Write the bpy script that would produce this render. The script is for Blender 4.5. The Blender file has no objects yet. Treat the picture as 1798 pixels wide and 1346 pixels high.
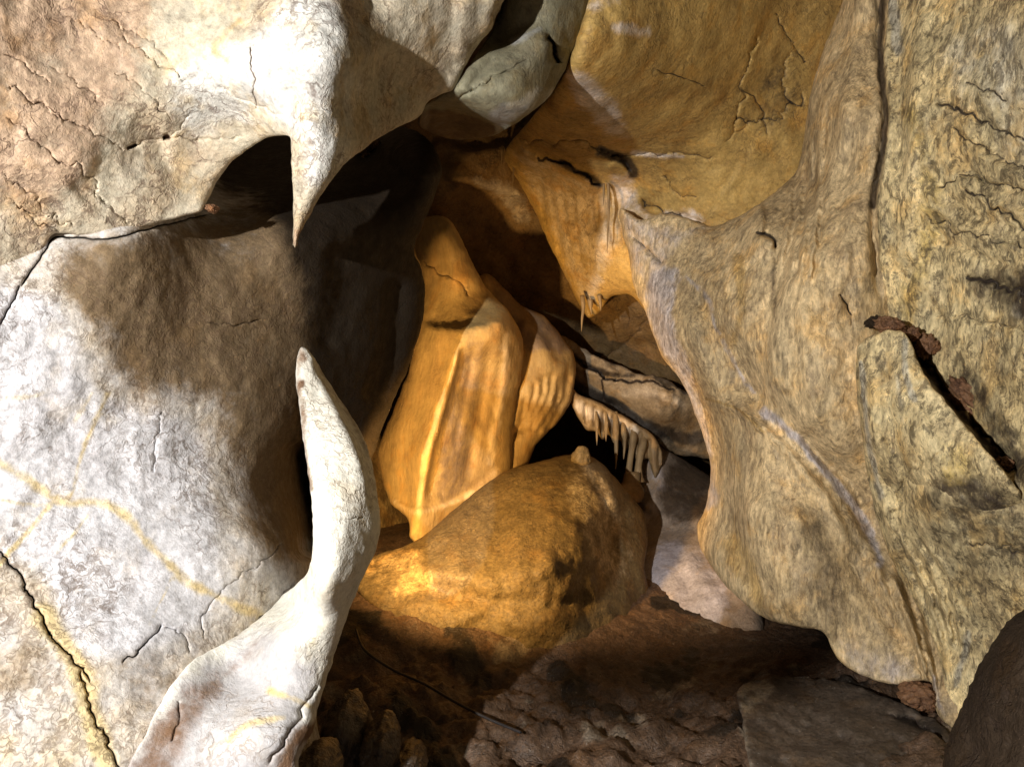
import bpy, math, random
import numpy as np
from mathutils import Vector
from mathutils.geometry import delaunay_2d_cdt

random.seed(4)
RNG = np.random.default_rng(11)
S = bpy.context.scene
COL = S.collection
F, CX, CY, CAMZ = 1557.0, 899.0, 673.0, 1.2     # focal length and centre of the photograph, camera height

# ------------------------------------------------------------------ numeric helpers
_perm = RNG.permutation(256)
_perm = np.concatenate([_perm, _perm, _perm])
_grad = RNG.normal(size=(256, 3)); _grad /= np.linalg.norm(_grad, axis=1)[:, None]

def perlin(P):
    P = np.asarray(P, float)
    i = np.floor(P).astype(int); f = P - i; i &= 255
    u = f * f * f * (f * (f * 6 - 15) + 10)
    out = 0
    for dx in (0, 1):
        wx = u[:, 0] if dx else 1 - u[:, 0]
        for dy in (0, 1):
            wy = u[:, 1] if dy else 1 - u[:, 1]
            for dz in (0, 1):
                wz = u[:, 2] if dz else 1 - u[:, 2]
                h = _perm[_perm[_perm[i[:, 0] + dx] + i[:, 1] + dy] + i[:, 2] + dz]
                g = _grad[h]
                out = out + wx * wy * wz * (g[:, 0] * (f[:, 0] - dx) + g[:, 1] * (f[:, 1] - dy) + g[:, 2] * (f[:, 2] - dz))
    return out * 1.6

def fbm(P, octaves=4, gain=0.5, ridge=False):
    a, s, out = 1.0, 1.0, 0
    for k in range(octaves):
        n = perlin(P * s + 17.3 * k)
        out = out + a * ((0.5 - np.abs(n)) if ridge else n)
        a *= gain; s *= 2.03
    return out

def fbm2(p, sc, seed=0.0, octaves=3):
    return fbm(np.c_[p / sc, np.full(len(p), seed)], octaves)

def spline(pts, step=5.0, closed=False):
    """Catmull-Rom through pts (any columns), resampled to about `step` in the first two columns."""
    P = np.array(pts, float); n = len(P)
    if n == 2 and not closed:
        m = max(2, int(np.linalg.norm(P[1, :2] - P[0, :2]) / step))
        return P[0] + (P[1] - P[0]) * np.linspace(0, 1, m)[:, None]
    out = []
    for k in range(n if closed else n - 1):
        if closed:
            a, b, c, d = P[k - 1], P[k], P[(k + 1) % n], P[(k + 2) % n]
        else:
            a, b, c, d = P[max(k - 1, 0)], P[k], P[k + 1], P[min(k + 2, n - 1)]
        L = np.linalg.norm(c[:2] - b[:2]); m = max(1, int(round(L / step)))
        # centripetal-like tension: limit tangents so uneven spacing does not overshoot
        tb = 0.5 * (c - a) * min(1, 2 * L / (np.linalg.norm((c - a)[:2]) + 1e-6))
        tc = 0.5 * (d - b) * min(1, 2 * L / (np.linalg.norm((d - b)[:2]) + 1e-6))
        for t in np.arange(m) / m:
            h1, h2, h3, h4 = 2*t**3-3*t**2+1, t**3-2*t**2+t, -2*t**3+3*t**2, t**3-t**2
            out.append(h1 * b + h2 * tb + h3 * c + h4 * tc)
    if not closed: out.append(P[-1])
    return np.array(out)

def seg_dist(q, line, closed=False, chunk=4000):
    """distance, signed side, arc position 0..1 and interpolated extra columns of the nearest point of a polyline"""
    A = line if closed else line[:-1]
    B = np.roll(line, -1, 0) if closed else line[1:]
    a, b = A[:, :2], B[:, :2]; ab = b - a; L2 = (ab ** 2).sum(1) + 1e-9
    cum = np.concatenate([[0], np.cumsum(np.sqrt(L2))]); tot = cum[-1]
    D = np.empty(len(q)); Sg = np.empty(len(q)); T = np.empty(len(q)); X = np.empty((len(q), line.shape[1]))
    for s in range(0, len(q), chunk):
        p = q[s:s + chunk]
        ap = p[:, None, :] - a[None]
        t = np.clip((ap * ab).sum(2) / L2, 0, 1)
        v = ap - t[..., None] * ab
        d2 = (v ** 2).sum(2); k = d2.argmin(1); r = np.arange(len(p))
        D[s:s + chunk] = np.sqrt(d2[r, k])
        cr = ab[k, 0] * ap[r, k, 1] - ab[k, 1] * ap[r, k, 0]
        Sg[s:s + chunk] = np.sign(cr)           # + : right-hand side of the direction, as seen in the picture
        tk = t[r, k]
        T[s:s + chunk] = (cum[k] + tk * np.sqrt(L2[k])) / tot
        X[s:s + chunk] = A[k] + (B[k] - A[k]) * tk[:, None]
    return D, Sg, T, X

def near_dist(q, line, reach):
    """seg_dist for the points within reach of the polyline only; the rest count as far away"""
    lo, hi = line[:, :2].min(0) - reach, line[:, :2].max(0) + reach
    m = (q[:, 0] > lo[0]) & (q[:, 1] > lo[1]) & (q[:, 0] < hi[0]) & (q[:, 1] < hi[1])
    D = np.full(len(q), 1e6); Sg = np.ones(len(q)); T = np.full(len(q), .5)
    if m.any(): D[m], Sg[m], T[m], _ = seg_dist(q[m], line)
    return D, Sg, T

def inside(q, poly):
    o = np.argsort(q[:, 1]); x, y = q[o, 0], q[o, 1]; c = np.zeros(len(q), bool)
    n = len(poly)
    for k in range(n):
        x1, y1 = poly[k, :2]; x2, y2 = poly[(k + 1) % n, :2]
        if y1 == y2: continue
        a, b = np.searchsorted(y, [min(y1, y2), max(y1, y2)])
        c[a:b] ^= x[a:b] < (x2 - x1) * (y[a:b] - y1) / (y2 - y1) + x1
    r = np.empty(len(q), bool); r[o] = c
    return r

def tps(ctrl, smooth=0.0):
    C = np.array(ctrl, float); s = 300.0
    p = C[:, :2] / s; n = len(p)
    def U(r2): return np.where(r2 > 1e-12, 0.5 * r2 * np.log(r2 + 1e-12), 0)
    K = U(((p[:, None] - p[None]) ** 2).sum(2)) + smooth * np.eye(n)
    Pm = np.c_[np.ones(n), p]
    M = np.block([[K, Pm], [Pm.T, np.zeros((3, 3))]])
    w = np.linalg.solve(M, np.r_[C[:, 2], 0, 0, 0])
    def f(q):
        q = np.asarray(q)[:, :2] / s; out = np.empty(len(q))
        for k in range(0, len(q), 20000):
            a = q[k:k + 20000]
            out[k:k + 20000] = U(((a[:, None] - p[None]) ** 2).sum(2)) @ w[:n] + np.c_[np.ones(len(a)), a] @ w[n:]
        return out
    return f

def to_world(q, Y):
    return np.c_[(q[:, 0] - CX) / F * Y, Y, CAMZ + (CY - q[:, 1]) / F * Y]

def at(px, py, Y):
    return Vector(((px - CX) / F * Y, Y, CAMZ + (CY - py) / F * Y))

def sstep(a, b, x):
    t = np.clip((x - a) / (b - a), 0, 1); return t * t * (3 - 2 * t)

# ------------------------------------------------------------------ objects
def tag(o, label=None, cat=None, group=None, kind=None):
    if label: o['label'] = label
    if cat: o['category'] = cat
    if group: o['group'] = group
    if kind or label: o['kind'] = kind or 'thing'
    return o

def mesh_obj(name, V, faces, mat, masks=None, parent=None, origin=None):
    V = np.asarray(V, float)
    if origin is None:
        lo, hi = V.min(0), V.max(0); origin = np.array([(lo[0] + hi[0]) / 2, (lo[1] + hi[1]) / 2, lo[2]])
    me = bpy.data.meshes.new(name)
    me.from_pydata((V - origin).tolist(), [], faces)
    me.polygons.foreach_set('use_smooth', [True] * len(me.polygons))
    if masks is None: masks = np.zeros((len(V), 4))
    if True:
        at_ = me.attributes.new('wear_shade', 'FLOAT_COLOR', 'POINT')
        at_.data.foreach_set('color', np.clip(masks, 0, 1).astype(np.float32).ravel())
    me.materials.append(mat); me.update()
    o = bpy.data.objects.new(name, me); COL.objects.link(o)
    if parent is not None:
        o.parent = parent; o.location = Vector(origin) - parent.location
    else:
        o.location = origin
    return o

def groove(pts, w, amp, jit=0.0, taper=0.12):            # amp > 0 carves away from the viewer, < 0 raises a ridge
    return dict(kind='groove', pts=pts, w=w, amp=amp, jit=jit, taper=taper)
def ledge(pts, w, amp, fall, side=1, jit=0.0, taper=0.1):  # a step: `side` of the line lies deeper by amp, fading over `fall`
    return dict(kind='ledge', pts=pts, w=w, amp=amp, fall=fall, side=side, jit=jit, taper=taper)
def crack(pts, w=3.0, amp=0.02, jit=3.0, dark=1.0):
    return dict(kind='crack', pts=pts, w=w * 0.75, amp=amp, jit=jit * 1.3, taper=0.05, dark=dark)
CH = dict(stain_shade=0, vein=1, pale=2, crack=3)  # masks hold real markings, plus light and shade painted in where noted
def line(ch, pts, w, s=1.0): return (CH[ch], 'line', pts, w, s)
def area(ch, pts, w, s=1.0): return (CH[ch], 'area', pts, w, s)

def mass(name, outline, ctrl, mat, strokes=(), paint=(), R=25, k=1.2, step=6.0, rough=0.012, rscale=0.22, thick=0.25,
         jit=1.5, parent=None, seed=0.0, flow=None):
    """A solid rock mass: the outline stands at its own distance, the front is a relief, the flanks curl back and run on behind."""
    ol = np.array([(p[0], p[1], p[2] if len(p) > 2 else R) for p in outline], float)
    ol = spline(ol, step * 0.8, closed=True)
    ol[:, :2] += jit * np.c_[fbm2(ol[:, :2], 23, 3.1 + seed), fbm2(ol[:, :2], 23, 9.7 + seed)]
    lo, hi = ol[:, :2].min(0), ol[:, :2].max(0)
    gx, gy = np.meshgrid(np.arange(lo[0], hi[0], step), np.arange(lo[1], hi[1], step * 0.87))
    gx = gx + (np.arange(gx.shape[0]) % 2)[:, None] * step * 0.5
    g = np.c_[gx.ravel(), gy.ravel()] + RNG.uniform(-0.18, 0.18, (gx.size, 2)) * step
    vis = (g[:, 0] > -60) & (g[:, 0] < 1860) & (g[:, 1] > -60) & (g[:, 1] < 1405)
    g = g[vis | (RNG.random(len(g)) < 0.12)]
    g = g[inside(g, ol)]
    d = seg_dist(g, ol, True)[0]
    g = g[d > step * 0.45]
    # extra rings near the outline, so that the curl is smooth
    nrm = np.roll(ol[:, :2], -1, 0) - np.roll(ol[:, :2], 1, 0); nrm = np.c_[nrm[:, 1], -nrm[:, 0]]
    nrm /= np.linalg.norm(nrm, axis=1)[:, None] + 1e-9
    if not inside(ol[::7, :2] - nrm[::7] * 2, ol).mean() > 0.5: nrm = -nrm
    extra = []
    for e in (1.6, 4.0):
        q = ol[::1, :2] - nrm * e
        q = q[inside(q, ol)]
        dq = seg_dist(q, ol, True)[0]; extra.append(q[dq > e * 0.75])
    lines = []
    for s in strokes:
        L = spline(s['pts'], max(3.0, min(6.0, s['w'])))
        if s['jit']:
            L = L + 0
            t = np.linspace(0, 1, len(L)); env = np.minimum(1, np.minimum(t, 1 - t) * 12)[:, None]
            L[:, :2] += env * s['jit'] * 2 * np.c_[fbm2(L[:, :2], 22, 1.3 + seed, 4), fbm2(L[:, :2], 22, 5.9 + seed, 4)]
        lines.append(L)
        if s['w'] <= 14:
            n = np.gradient(L[:, :2], axis=0); n = np.c_[n[:, 1], -n[:, 0]]; n /= np.linalg.norm(n, axis=1)[:, None] + 1e-9
            dg = near_dist(g, L, s['w'] * 2)[0]; g = g[dg > s['w'] * 1.5]
            for off in (0, 0.6, -0.6, 1.3, -1.3):
                q = L[:, :2] + n * off * s['w']
                q = q[inside(q, ol)]
                if len(q): extra.append(q[seg_dist(q, ol, True)[0] > 2])
    pts = np.concatenate([ol[:, :2], g] + [e for e in extra if len(e)])
    n0 = len(ol)
    res = delaunay_2d_cdt([Vector(p) for p in pts], [(i, (i + 1) % n0) for i in range(n0)], [], 1, 0.6, False)
    q = np.array([(v.x, v.y) for v in res[0]]); T3 = np.array([tuple(f) for f in res[2]])
    faces = [tuple(f) for f in T3[inside(q[T3].mean(1), ol)].tolist()]
    d, _, _, X = seg_dist(q, ol, True)
    Rq = np.maximum(X[:, 2], 2.0)
    Y = tps(ctrl, 0.002)(q)
    t = np.clip(d / Rq, 0, 1)
    Y = Y + k * Rq * Y / F * (1 - np.sqrt(np.clip(1 - (1 - t) ** 2, 0, 1)))
    M = np.zeros((len(q), 4)); M[:, 3] = 0
    wob = 5 * np.c_[fbm2(q, 40, 2.2 + seed), fbm2(q, 40, 7.7 + seed)]
    for s, L in zip(strokes, lines):
        dd, sg, tt = near_dist(q, L, 3.2 * s['w'] + 5 * s.get('fall', 0))
        tp = np.clip(np.minimum(tt, 1 - tt) / max(s['taper'], 1e-3), 0, 1)
        tp = tp * tp * (3 - 2 * tp)
        if s['kind'] == 'groove':
            Y = Y + s['amp'] * tp * np.exp(-(dd / s['w']) ** 2)
        elif s['kind'] == 'ledge':
            sd = dd * sg * s['side']
            Y = Y + s['amp'] * tp * sstep(-s['w'], s['w'], sd) * np.exp(-np.maximum(sd, 0) / s['fall'])
        else:
            var = 0.55 + 0.45 * np.clip(1 + fbm2(q, 30, 4.4 + seed), 0, 2)
            Y = Y + s['amp'] * tp * var * np.exp(-(dd / s['w']) ** 2)
            M[:, 3] = np.maximum(M[:, 3], s['dark'] * tp * np.exp(-(dd / (s['w'] * 1.05)) ** 2))
    for ch, kd, pp, w, st in paint:
        qq = q + wob * min(1.0, w / 12)
        if kd == 'line':
            L = spline(pp, 6.0); dd, _, tt = near_dist(qq, L, 3.2 * w)
            v = st * np.exp(-(dd / w) ** 2)
        else:
            pl = spline(pp, 10.0, True); dd = seg_dist(qq, pl, True)[0]
            v = st * sstep(-w, w, np.where(inside(qq, pl), dd, -dd))
        M[:, ch] = np.maximum(M[:, ch], v)
    P = to_world(q, Y)
    Y = Y + rough * (fbm(P / rscale + seed, 5, 0.5) + 0.35 * fbm(P / (rscale * 0.22) + seed + 31, 3, 0.55))
    P = to_world(q, Y)
    # flanks running on behind
    cnt = {}
    for f in faces:
        for a, b in ((f[0], f[1]), (f[1], f[2]), (f[2], f[0])):
            cnt[(a, b)] = 1
    bnd = [(a, b) for (a, b) in cnt if (b, a) not in cnt]
    bv = sorted({v for e in bnd for v in e})
    acc = {v: np.zeros(2) for v in bv}
    for a, b in bnd:
        e = q[b] - q[a]; nn = np.array([e[1], -e[0]]) / (np.linalg.norm(e) + 1e-9)
        acc[a] += nn; acc[b] += nn
    N = np.array([acc[v] / (np.linalg.norm(acc[v]) + 1e-9) for v in bv])
    qb, Yb = q[bv], Y[bv]
    if inside(qb[::5] + N[::5] * 1.5, ol).mean() > 0.5: N = -N
    prev = {v: v for v in bv}; V = [P]; MM = [M]; nv = len(P); Rb = Rq[bv]
    for fr, ins in ((0.25, 1.0), (0.6, 3.5), (1.0, 8.0)):
        ring = to_world(qb - N * (np.minimum(ins, Rb * 0.3 * ins / 3))[:, None], Yb + thick * fr)
        ids = {v: nv + i for i, v in enumerate(bv)}; nv += len(bv)
        V.append(ring); MM.append(M[bv])
        for a, b in bnd: faces.append((prev[b], prev[a], ids[a], ids[b]))
        prev = ids
    return mesh_obj(name, np.concatenate(V), faces, mat, np.concatenate(MM), parent)

# ------------------------------------------------------------------ materials
def rock(name, ca, cb, stain_shade=(.05, .04, .03), vein=(.5, .36, .16), pale=(.6, .57, .52), crack_shade=(.03, .02, .015),
         streak=(1, 1, 1), rot=(0, 0, 0), cell=22.0, cell_amt=0.6, speck=0.0, speckc=(.6, .5, .25), dots=0.0, mott=0.5,
         bump=0.012, rgh=0.62, patch=0.55, fine=0.35, warp=0.05, base=3.0, spec=0.35, hue=0.6, netc=None):
    m = bpy.data.materials.new(name); m.use_nodes = True
    nt = m.node_tree; N = nt.nodes; Lk = nt.links
    for n in list(N): N.remove(n)
    def nd(t, **kw):
        n = N.new(t)
        for a, b in kw.items(): setattr(n, a, b)
        return n
    def put(sock, v):
        if isinstance(v, bpy.types.NodeSocket): Lk.new(v, sock)
        else: sock.default_value = v
    def mth(op, a, b=0.0, c=0.0, clamp=False):
        n = nd('ShaderNodeMath', operation=op, use_clamp=clamp); put(n.inputs[0], a); put(n.inputs[1], b); put(n.inputs[2], c); return n.outputs[0]
    def rng(v, a, b, c=0.0, d=1.0, smooth=True):
        n = nd('ShaderNodeMapRange', interpolation_type='SMOOTHSTEP' if smooth else 'LINEAR')
        put(n.inputs[0], v); n.inputs[1].default_value = a; n.inputs[2].default_value = b; n.inputs[3].default_value = c; n.inputs[4].default_value = d
        return n.outputs[0]
    def mix(f, a, b, mode='MIX'):
        n = nd('ShaderNodeMix', data_type='RGBA', blend_type=mode)
        put(n.inputs[0], f)
        for s, v in ((n.inputs[6], a), (n.inputs[7], b)):
            put(s, v if isinstance(v, bpy.types.NodeSocket) else (*v, 1) if len(v) == 3 else v)
        return n.outputs[2]
    def noise(vec, sc, det=4, ro=0.6, dist=0.0):
        n = nd('ShaderNodeTexNoise'); Lk.new(vec, n.inputs['Vector']); n.inputs['Scale'].default_value = sc
        n.inputs['Detail'].default_value = det; n.inputs['Roughness'].default_value = ro; n.inputs['Distortion'].default_value = dist
        return n
    tc = nd('ShaderNodeTexCoord').outputs['Object']
    mp = nd('ShaderNodeMapping'); Lk.new(tc, mp.inputs['Vector']); mp.inputs['Rotation'].default_value = rot; mp.inputs['Scale'].default_value = streak
    st = mp.outputs[0]
    nb = noise(tc, base, 4, 0.6).outputs[0]
    nm = noise(st, 11.0, 6, 0.68).outputs[0]
    nf = noise(st, 75.0, 3, 0.75).outputs[0]
    nx = noise(tc, 30.0, 4, 0.7).outputs[0]
    wn = noise(tc, 9.0, 4, 0.65).outputs[1]
    vm = nd('ShaderNodeVectorMath', operation='SUBTRACT'); Lk.new(wn, vm.inputs[0]); vm.inputs[1].default_value = (.5, .5, .5)
    vs = nd('ShaderNodeVectorMath', operation='SCALE'); Lk.new(vm.outputs[0], vs.inputs[0]); vs.inputs['Scale'].default_value = warp * 2
    va = nd('ShaderNodeVectorMath', operation='ADD'); Lk.new(st, va.inputs[0]); Lk.new(vs.outputs[0], va.inputs[1])
    def wrinkle(sc, w, det):                                      # long wandering hairlines: where a noise crosses its middle value
        n = noise(va.outputs[0], sc, det, 0.55).outputs[0]
        return rng(mth('ABSOLUTE', mth('SUBTRACT', n, 0.5)), 0.0, w, 1.0, 0.0)
    w1 = mth('MULTIPLY', wrinkle(cell * 0.3, 0.0009 * cell, 5), rng(nx, 0.36, 0.56))
    w2 = mth('MULTIPLY', wrinkle(cell * 0.8, 0.0018 * cell, 4), rng(nm, 0.38, 0.58, 0.1, 0.95))
    w3 = mth('MULTIPLY', wrinkle(cell * 2.0, 0.003 * cell, 2), rng(nb, 0.4, 0.6, 0.15, 0.7))
    net = mth('MULTIPLY', mth('MAXIMUM', w3, mth('MAXIMUM', w1, w2)), rng(nb, 0.38, 0.54, 0.3, 1.0))
    at_ = nd('ShaderNodeAttribute', attribute_name='wear_shade')
    sp = nd('ShaderNodeSeparateColor'); Lk.new(at_.outputs['Color'], sp.inputs[0])
    def mask(s, amt=patch):
        j = mth('ADD', mth('MULTIPLY', mth('SUBTRACT', nm, 0.5), amt * 1.6), mth('MULTIPLY', mth('SUBTRACT', nx, 0.5), amt * 0.9))
        lim = mth('MULTIPLY', j, rng(s, 0.0, 0.25))
        return rng(mth('ADD', s, lim), 0.25, 0.75)
    col = mix(rng(mth('ADD', mth('MULTIPLY', nb, 0.5), mth('MULTIPLY', nm, 0.5)), 0.38, 0.62), ca, cb)
    col = mix(mask(sp.outputs[2]), col, pale)
    col = mix(mask(sp.outputs[0]), col, stain_shade)
    col = mix(mask(sp.outputs[1]), col, vein)
    hs = nd('ShaderNodeSeparateColor'); Lk.new(wn, hs.inputs[0])
    col = mix(mth('MULTIPLY', rng(hs.outputs[0], 0.5, 0.68), hue), col, (1.12, .92, .62), 'MULTIPLY')
    col = mix(mth('MULTIPLY', rng(hs.outputs[2], 0.5, 0.66), hue * 0.8), col, (.66, .62, .62), 'MULTIPLY')
    if speck:                                                     # golden and dark mottling
        dk = rng(noise(st, 38.0, 6, 0.8, 0.5).outputs[0], 0.49, 0.58)
        col = mix(mth('MULTIPLY', dk, speck), col, stain_shade)
        gl = rng(noise(st, 60.0, 5, 0.8, 0.4).outputs[0], 0.6, 0.7)
        col = mix(mth('MULTIPLY', gl, speck * 0.7), col, speckc)
    if dots:
        dn = rng(noise(tc, 130.0, 2, 0.6).outputs[0], 0.68, 0.76)
        col = mix(mth('MULTIPLY', dn, dots), col, (.62, .58, .5))
    v = mth('MULTIPLY', rng(nm, 0.25, 0.75, 1 - mott * 0.75, 1 + mott * 0.6, False), rng(nf, 0.25, 0.75, 1 - fine, 1 + fine * 0.8, False))
    vv = nd('ShaderNodeCombineColor'); [Lk.new(v, vv.inputs[i]) for i in range(3)]
    col = mix(1.0, col, vv.outputs[0], 'MULTIPLY')
    col = mix(mth('MULTIPLY', net, cell_amt), col, netc or crack_shade)
    col = mix(mth('MULTIPLY', mask(at_.outputs['Alpha'], 0.5), 0.93), col, crack_shade)
    h = mth('ADD', mth('MULTIPLY', nm, 0.75), mth('ADD', mth('MULTIPLY', nf, 0.26), mth('MULTIPLY', nx, 0.42)))
    h = mth('SUBTRACT', h, mth('MULTIPLY', net, 0.13))
    bp = nd('ShaderNodeBump'); bp.inputs['Strength'].default_value = 1.0; bp.inputs['Distance'].default_value = bump * 0.62; Lk.new(h, bp.inputs['Height'])
    bs = nd('ShaderNodeBsdfPrincipled'); Lk.new(col, bs.inputs['Base Color']); Lk.new(bp.outputs[0], bs.inputs['Normal'])
    put(bs.inputs['Roughness'], rng(nx, 0.3, 0.7, rgh - 0.12, min(1, rgh + 0.2), False)); bs.inputs['Specular IOR Level'].default_value = spec
    out = nd('ShaderNodeOutputMaterial'); Lk.new(bs.outputs[0], out.inputs[0])
    return m

# ================================================================== camera, world, lamps
cam = bpy.data.cameras.new('camera'); co = bpy.data.objects.new('camera', cam); COL.objects.link(co)
co.location = (0, 0, CAMZ); co.rotation_euler = (math.radians(90), 0, 0)
cam.sensor_fit = 'HORIZONTAL'; cam.angle = 2 * math.atan(CX / F); cam.clip_start = 0.02; cam.clip_end = 200
S.camera = co
w = bpy.data.worlds.new('World'); S.world = w; w.use_nodes = True
bg = w.node_tree.nodes['Background']; bg.inputs[0].default_value = (1.0, 0.86, 0.68, 1); bg.inputs[1].default_value = 0.013
S.view_settings.view_transform = 'Standard'; S.view_settings.look = 'None'; S.view_settings.gamma = 1; S.view_settings.exposure = 0

def lamp(name, loc, power, colour, radius=0.03, aim=None, cone=None):
    l = bpy.data.lights.new(name, 'SPOT' if aim is not None else 'POINT'); l.energy = power; l.color = colour; l.shadow_soft_size = radius
    o = bpy.data.objects.new(name, l); COL.objects.link(o); o.location = loc
    if aim is not None:
        l.spot_size = math.radians(cone); l.spot_blend = 0.6
        o.rotation_euler = (Vector(aim) - Vector(loc)).to_track_quat('-Z', 'Y').to_euler()
    return o
lamp('flood_lamp', (-1.25, -0.5, 1.5), 600, (1.0, 0.97, 0.92), 0.025)
lamp('amber_lamp', at(656, 925, 2.4), 115, (1.0, 0.61, 0.22), 0.03, at(870, 830, 3.4), 98)

# ================================================================== materials
m_face = rock('pale_veined_limestone', (.52, .5, .49), (.44, .38, .3), stain_shade=(.15, .105, .06), vein=(.56, .45, .25), pale=(.55, .545, .57),
              crack_shade=(.014, .01, .007), netc=(.1, .065, .04), cell=22, cell_amt=.75, bump=.011, mott=.38, fine=.4, patch=.5, spec=.15, hue=.3)
m_hang = rock('tan_crackled_limestone', (.54, .49, .38), (.44, .35, .24), stain_shade=(.44, .315, .215), vein=(.5, .36, .17), pale=(.62, .61, .57),
              crack_shade=(.09, .05, .035), cell=17, cell_amt=.75, fine=.4, bump=.012)
m_fang = rock('white_calcite', (.8, .79, .72), (.72, .69, .6), mott=.25, fine=.2, hue=.25, stain_shade=(.16, .09, .05), vein=(.66, .52, .24), pale=(.47, .46, .47),
              crack_shade=(.2, .14, .09), cell=15, cell_amt=.55, bump=.012)
m_lobe = rock('grey_green_limestone', (.24, .225, .15), (.17, .15, .095), stain_shade=(.1, .065, .035), vein=(.38, .36, .3), pale=(.33, .325, .3),
              streak=(1, 1, .6), rot=(0, .6, 0), cell=14, cell_amt=.3, bump=.01)
m_ceil = rock('ochre_limestone', (.56, .37, .12), (.38, .24, .075), stain_shade=(.06, .04, .02), vein=(.5, .4, .28), pale=(.6, .52, .46),
              cell=9, cell_amt=.45, bump=.012, mott=.6)
m_back = rock('brown_cave_rock', (.2, .125, .05), (.12, .075, .035), stain_shade=(.04, .028, .018), pale=(.32, .27, .22), bump=.02, cell=8)
m_flow = rock('honey_flowstone', (.46, .31, .12), (.32, .2, .075), stain_shade=(.19, .13, .08), vein=(.6, .38, .12), pale=(.62, .46, .26),
              streak=(1, 1, .22), cell=5, cell_amt=.15, bump=.01, mott=.4, fine=.2)
m_mound = rock('mossy_ochre_flowstone', (.2, .14, .06), (.125, .085, .036), stain_shade=(.12, .08, .035), vein=(.48, .33, .15), pale=(.42, .34, .22),
               cell=12, cell_amt=.3, bump=.016, speck=.6, speckc=(.5, .34, .12), mott=.8, fine=.5)
m_slope = rock('pale_lilac_flowstone', (.3, .24, .19), (.2, .15, .11), stain_shade=(.06, .04, .025), pale=(.4, .37, .4), streak=(1, 1, .35),
               cell=8, cell_amt=.15, bump=.014)
m_drap = rock('cream_drapery', (.3, .205, .1), (.21, .14, .07), stain_shade=(.1, .07, .04), pale=(.6, .5, .38), streak=(1, 1, .2), cell=6, cell_amt=.1, bump=.008)
m_layer = rock('grey_brown_limestone', (.25, .2, .14), (.17, .13, .085), stain_shade=(.035, .027, .02), pale=(.36, .31, .25), cell=7, cell_amt=.3, bump=.014)
m_pill = rock('buff_streaked_limestone', (.76, .58, .33), (.52, .38, .2), stain_shade=(.085, .058, .032), vein=(.5, .34, .14), pale=(.52, .47, .46),
              streak=(1, 1, .35), rot=(0, -.25, 0), cell=19, cell_amt=.4, bump=.013, mott=.7, speck=.42, fine=.6, warp=.03, speckc=(.6, .45, .22))
m_wall = rock('mottled_golden_limestone', (.84, .69, .39), (.6, .46, .23), stain_shade=(.05, .036, .022), vein=(.55, .4, .13), pale=(.58, .53, .4),
              streak=(1, 1, .5), rot=(0, .5, 0), cell=15, cell_amt=.6, bump=.015, fine=.6, mott=.85, speck=.7, speckc=(.66, .52, .25), dots=.3)
m_clay = rock('red_clay', (.27, .14, .07), (.17, .085, .042), cell=30, cell_amt=.9, bump=.02, mott=.8, fine=.5, crack_shade=(.05, .02, .01))
m_dark = rock('dark_shaded_rock', (.04, .027, .017), (.024, .016, .01), bump=.03, cell=10, rgh=.75, spec=.1)  # near-black base stands in for the boulder lying out of the lamplight
m_lump = rock('wet_black_rock', (.12, .09, .065), (.05, .038, .028), bump=.03, cell=9, rgh=.36, spec=.5, pale=(.4, .36, .3))
m_floor = rock('damp_brown_floor', (.165, .1, .06), (.088, .054, .034), stain_shade=(.025, .018, .013), pale=(.22, .17, .12), vein=(.2, .09, .03), bump=.025, cell=7,
               cell_amt=.4, dots=.35, rgh=.5, mott=.9, fine=.6, speck=.4, speckc=(.2, .15, .1))
m_slab = rock('dusty_brown_slab', (.12, .09, .066), (.07, .052, .038), stain_shade=(.04, .03, .022), pale=(.24, .2, .15), bump=.014, cell=6, cell_amt=.3, dots=.4, mott=.9, fine=.6)
m_cable = rock('black_rubber', (.035, .03, .03), (.03, .026, .026), bump=.001, cell_amt=0, rgh=.4)

# ================================================================== unseen fixture for the flood lamp, with a plate added to shade the floor
import bmesh as _bm
def box(bm, c, d, rot=None):
    r = _bm.ops.create_cube(bm, size=1.0)['verts']
    for v in r:
        p = Vector((v.co.x * d[0], v.co.y * d[1], v.co.z * d[2])); v.co = (rot @ p if rot else p) + Vector(c)
def part(name, bm, mat, parent, bev=.003):
    _bm.ops.bevel(bm, geom=bm.edges[:], offset=bev, segments=2, affect='EDGES', clamp_overlap=True)
    me = bpy.data.meshes.new(name); bm.to_mesh(me); bm.free(); me.materials.append(mat)
    o = bpy.data.objects.new(name, me); COL.objects.link(o); o.parent = parent; return o
m_metal = rock('black_painted_metal', (.03, .03, .03), (.02, .02, .02), cell_amt=0, bump=.001, rgh=.5)
fl = bpy.data.objects.new('flood_light', None); COL.objects.link(fl); fl.location = (-1.25, -.56, .32)
tag(fl, 'unseen flood light on a tripod with a plate added to shade the floor', 'flood light')
b = _bm.new(); box(b, (0, -.02, 1.18), (.22, .05, .16)); part('housing', b, m_metal, fl)
b = _bm.new(); box(b, (.33, .66, .962), (.165, .012, .05)); box(b, (.215, .34, 1.08), (.01, .8, .008), Vector((0, 1, 0)).rotation_difference(Vector((.41, .6, -.235))).to_matrix()); part('shadow_plate', b, m_metal, fl, .002)  # added plate, placed to cast the dark band on the floor
b = _bm.new(); box(b, (0, -.05, .6), (.03, .03, 1.1)); part('pole', b, m_metal, fl)
for a in (0, 2.1, 4.2):
    b = _bm.new(); d = Vector((math.sin(a) * .3, math.cos(a) * .3, -.35)); box(b, Vector((0, -.05, .4)) + d / 2, (.02, .02, d.length), Vector((0, 0, 1)).rotation_difference(d).to_matrix()); part('leg', b, m_metal, fl)

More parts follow.
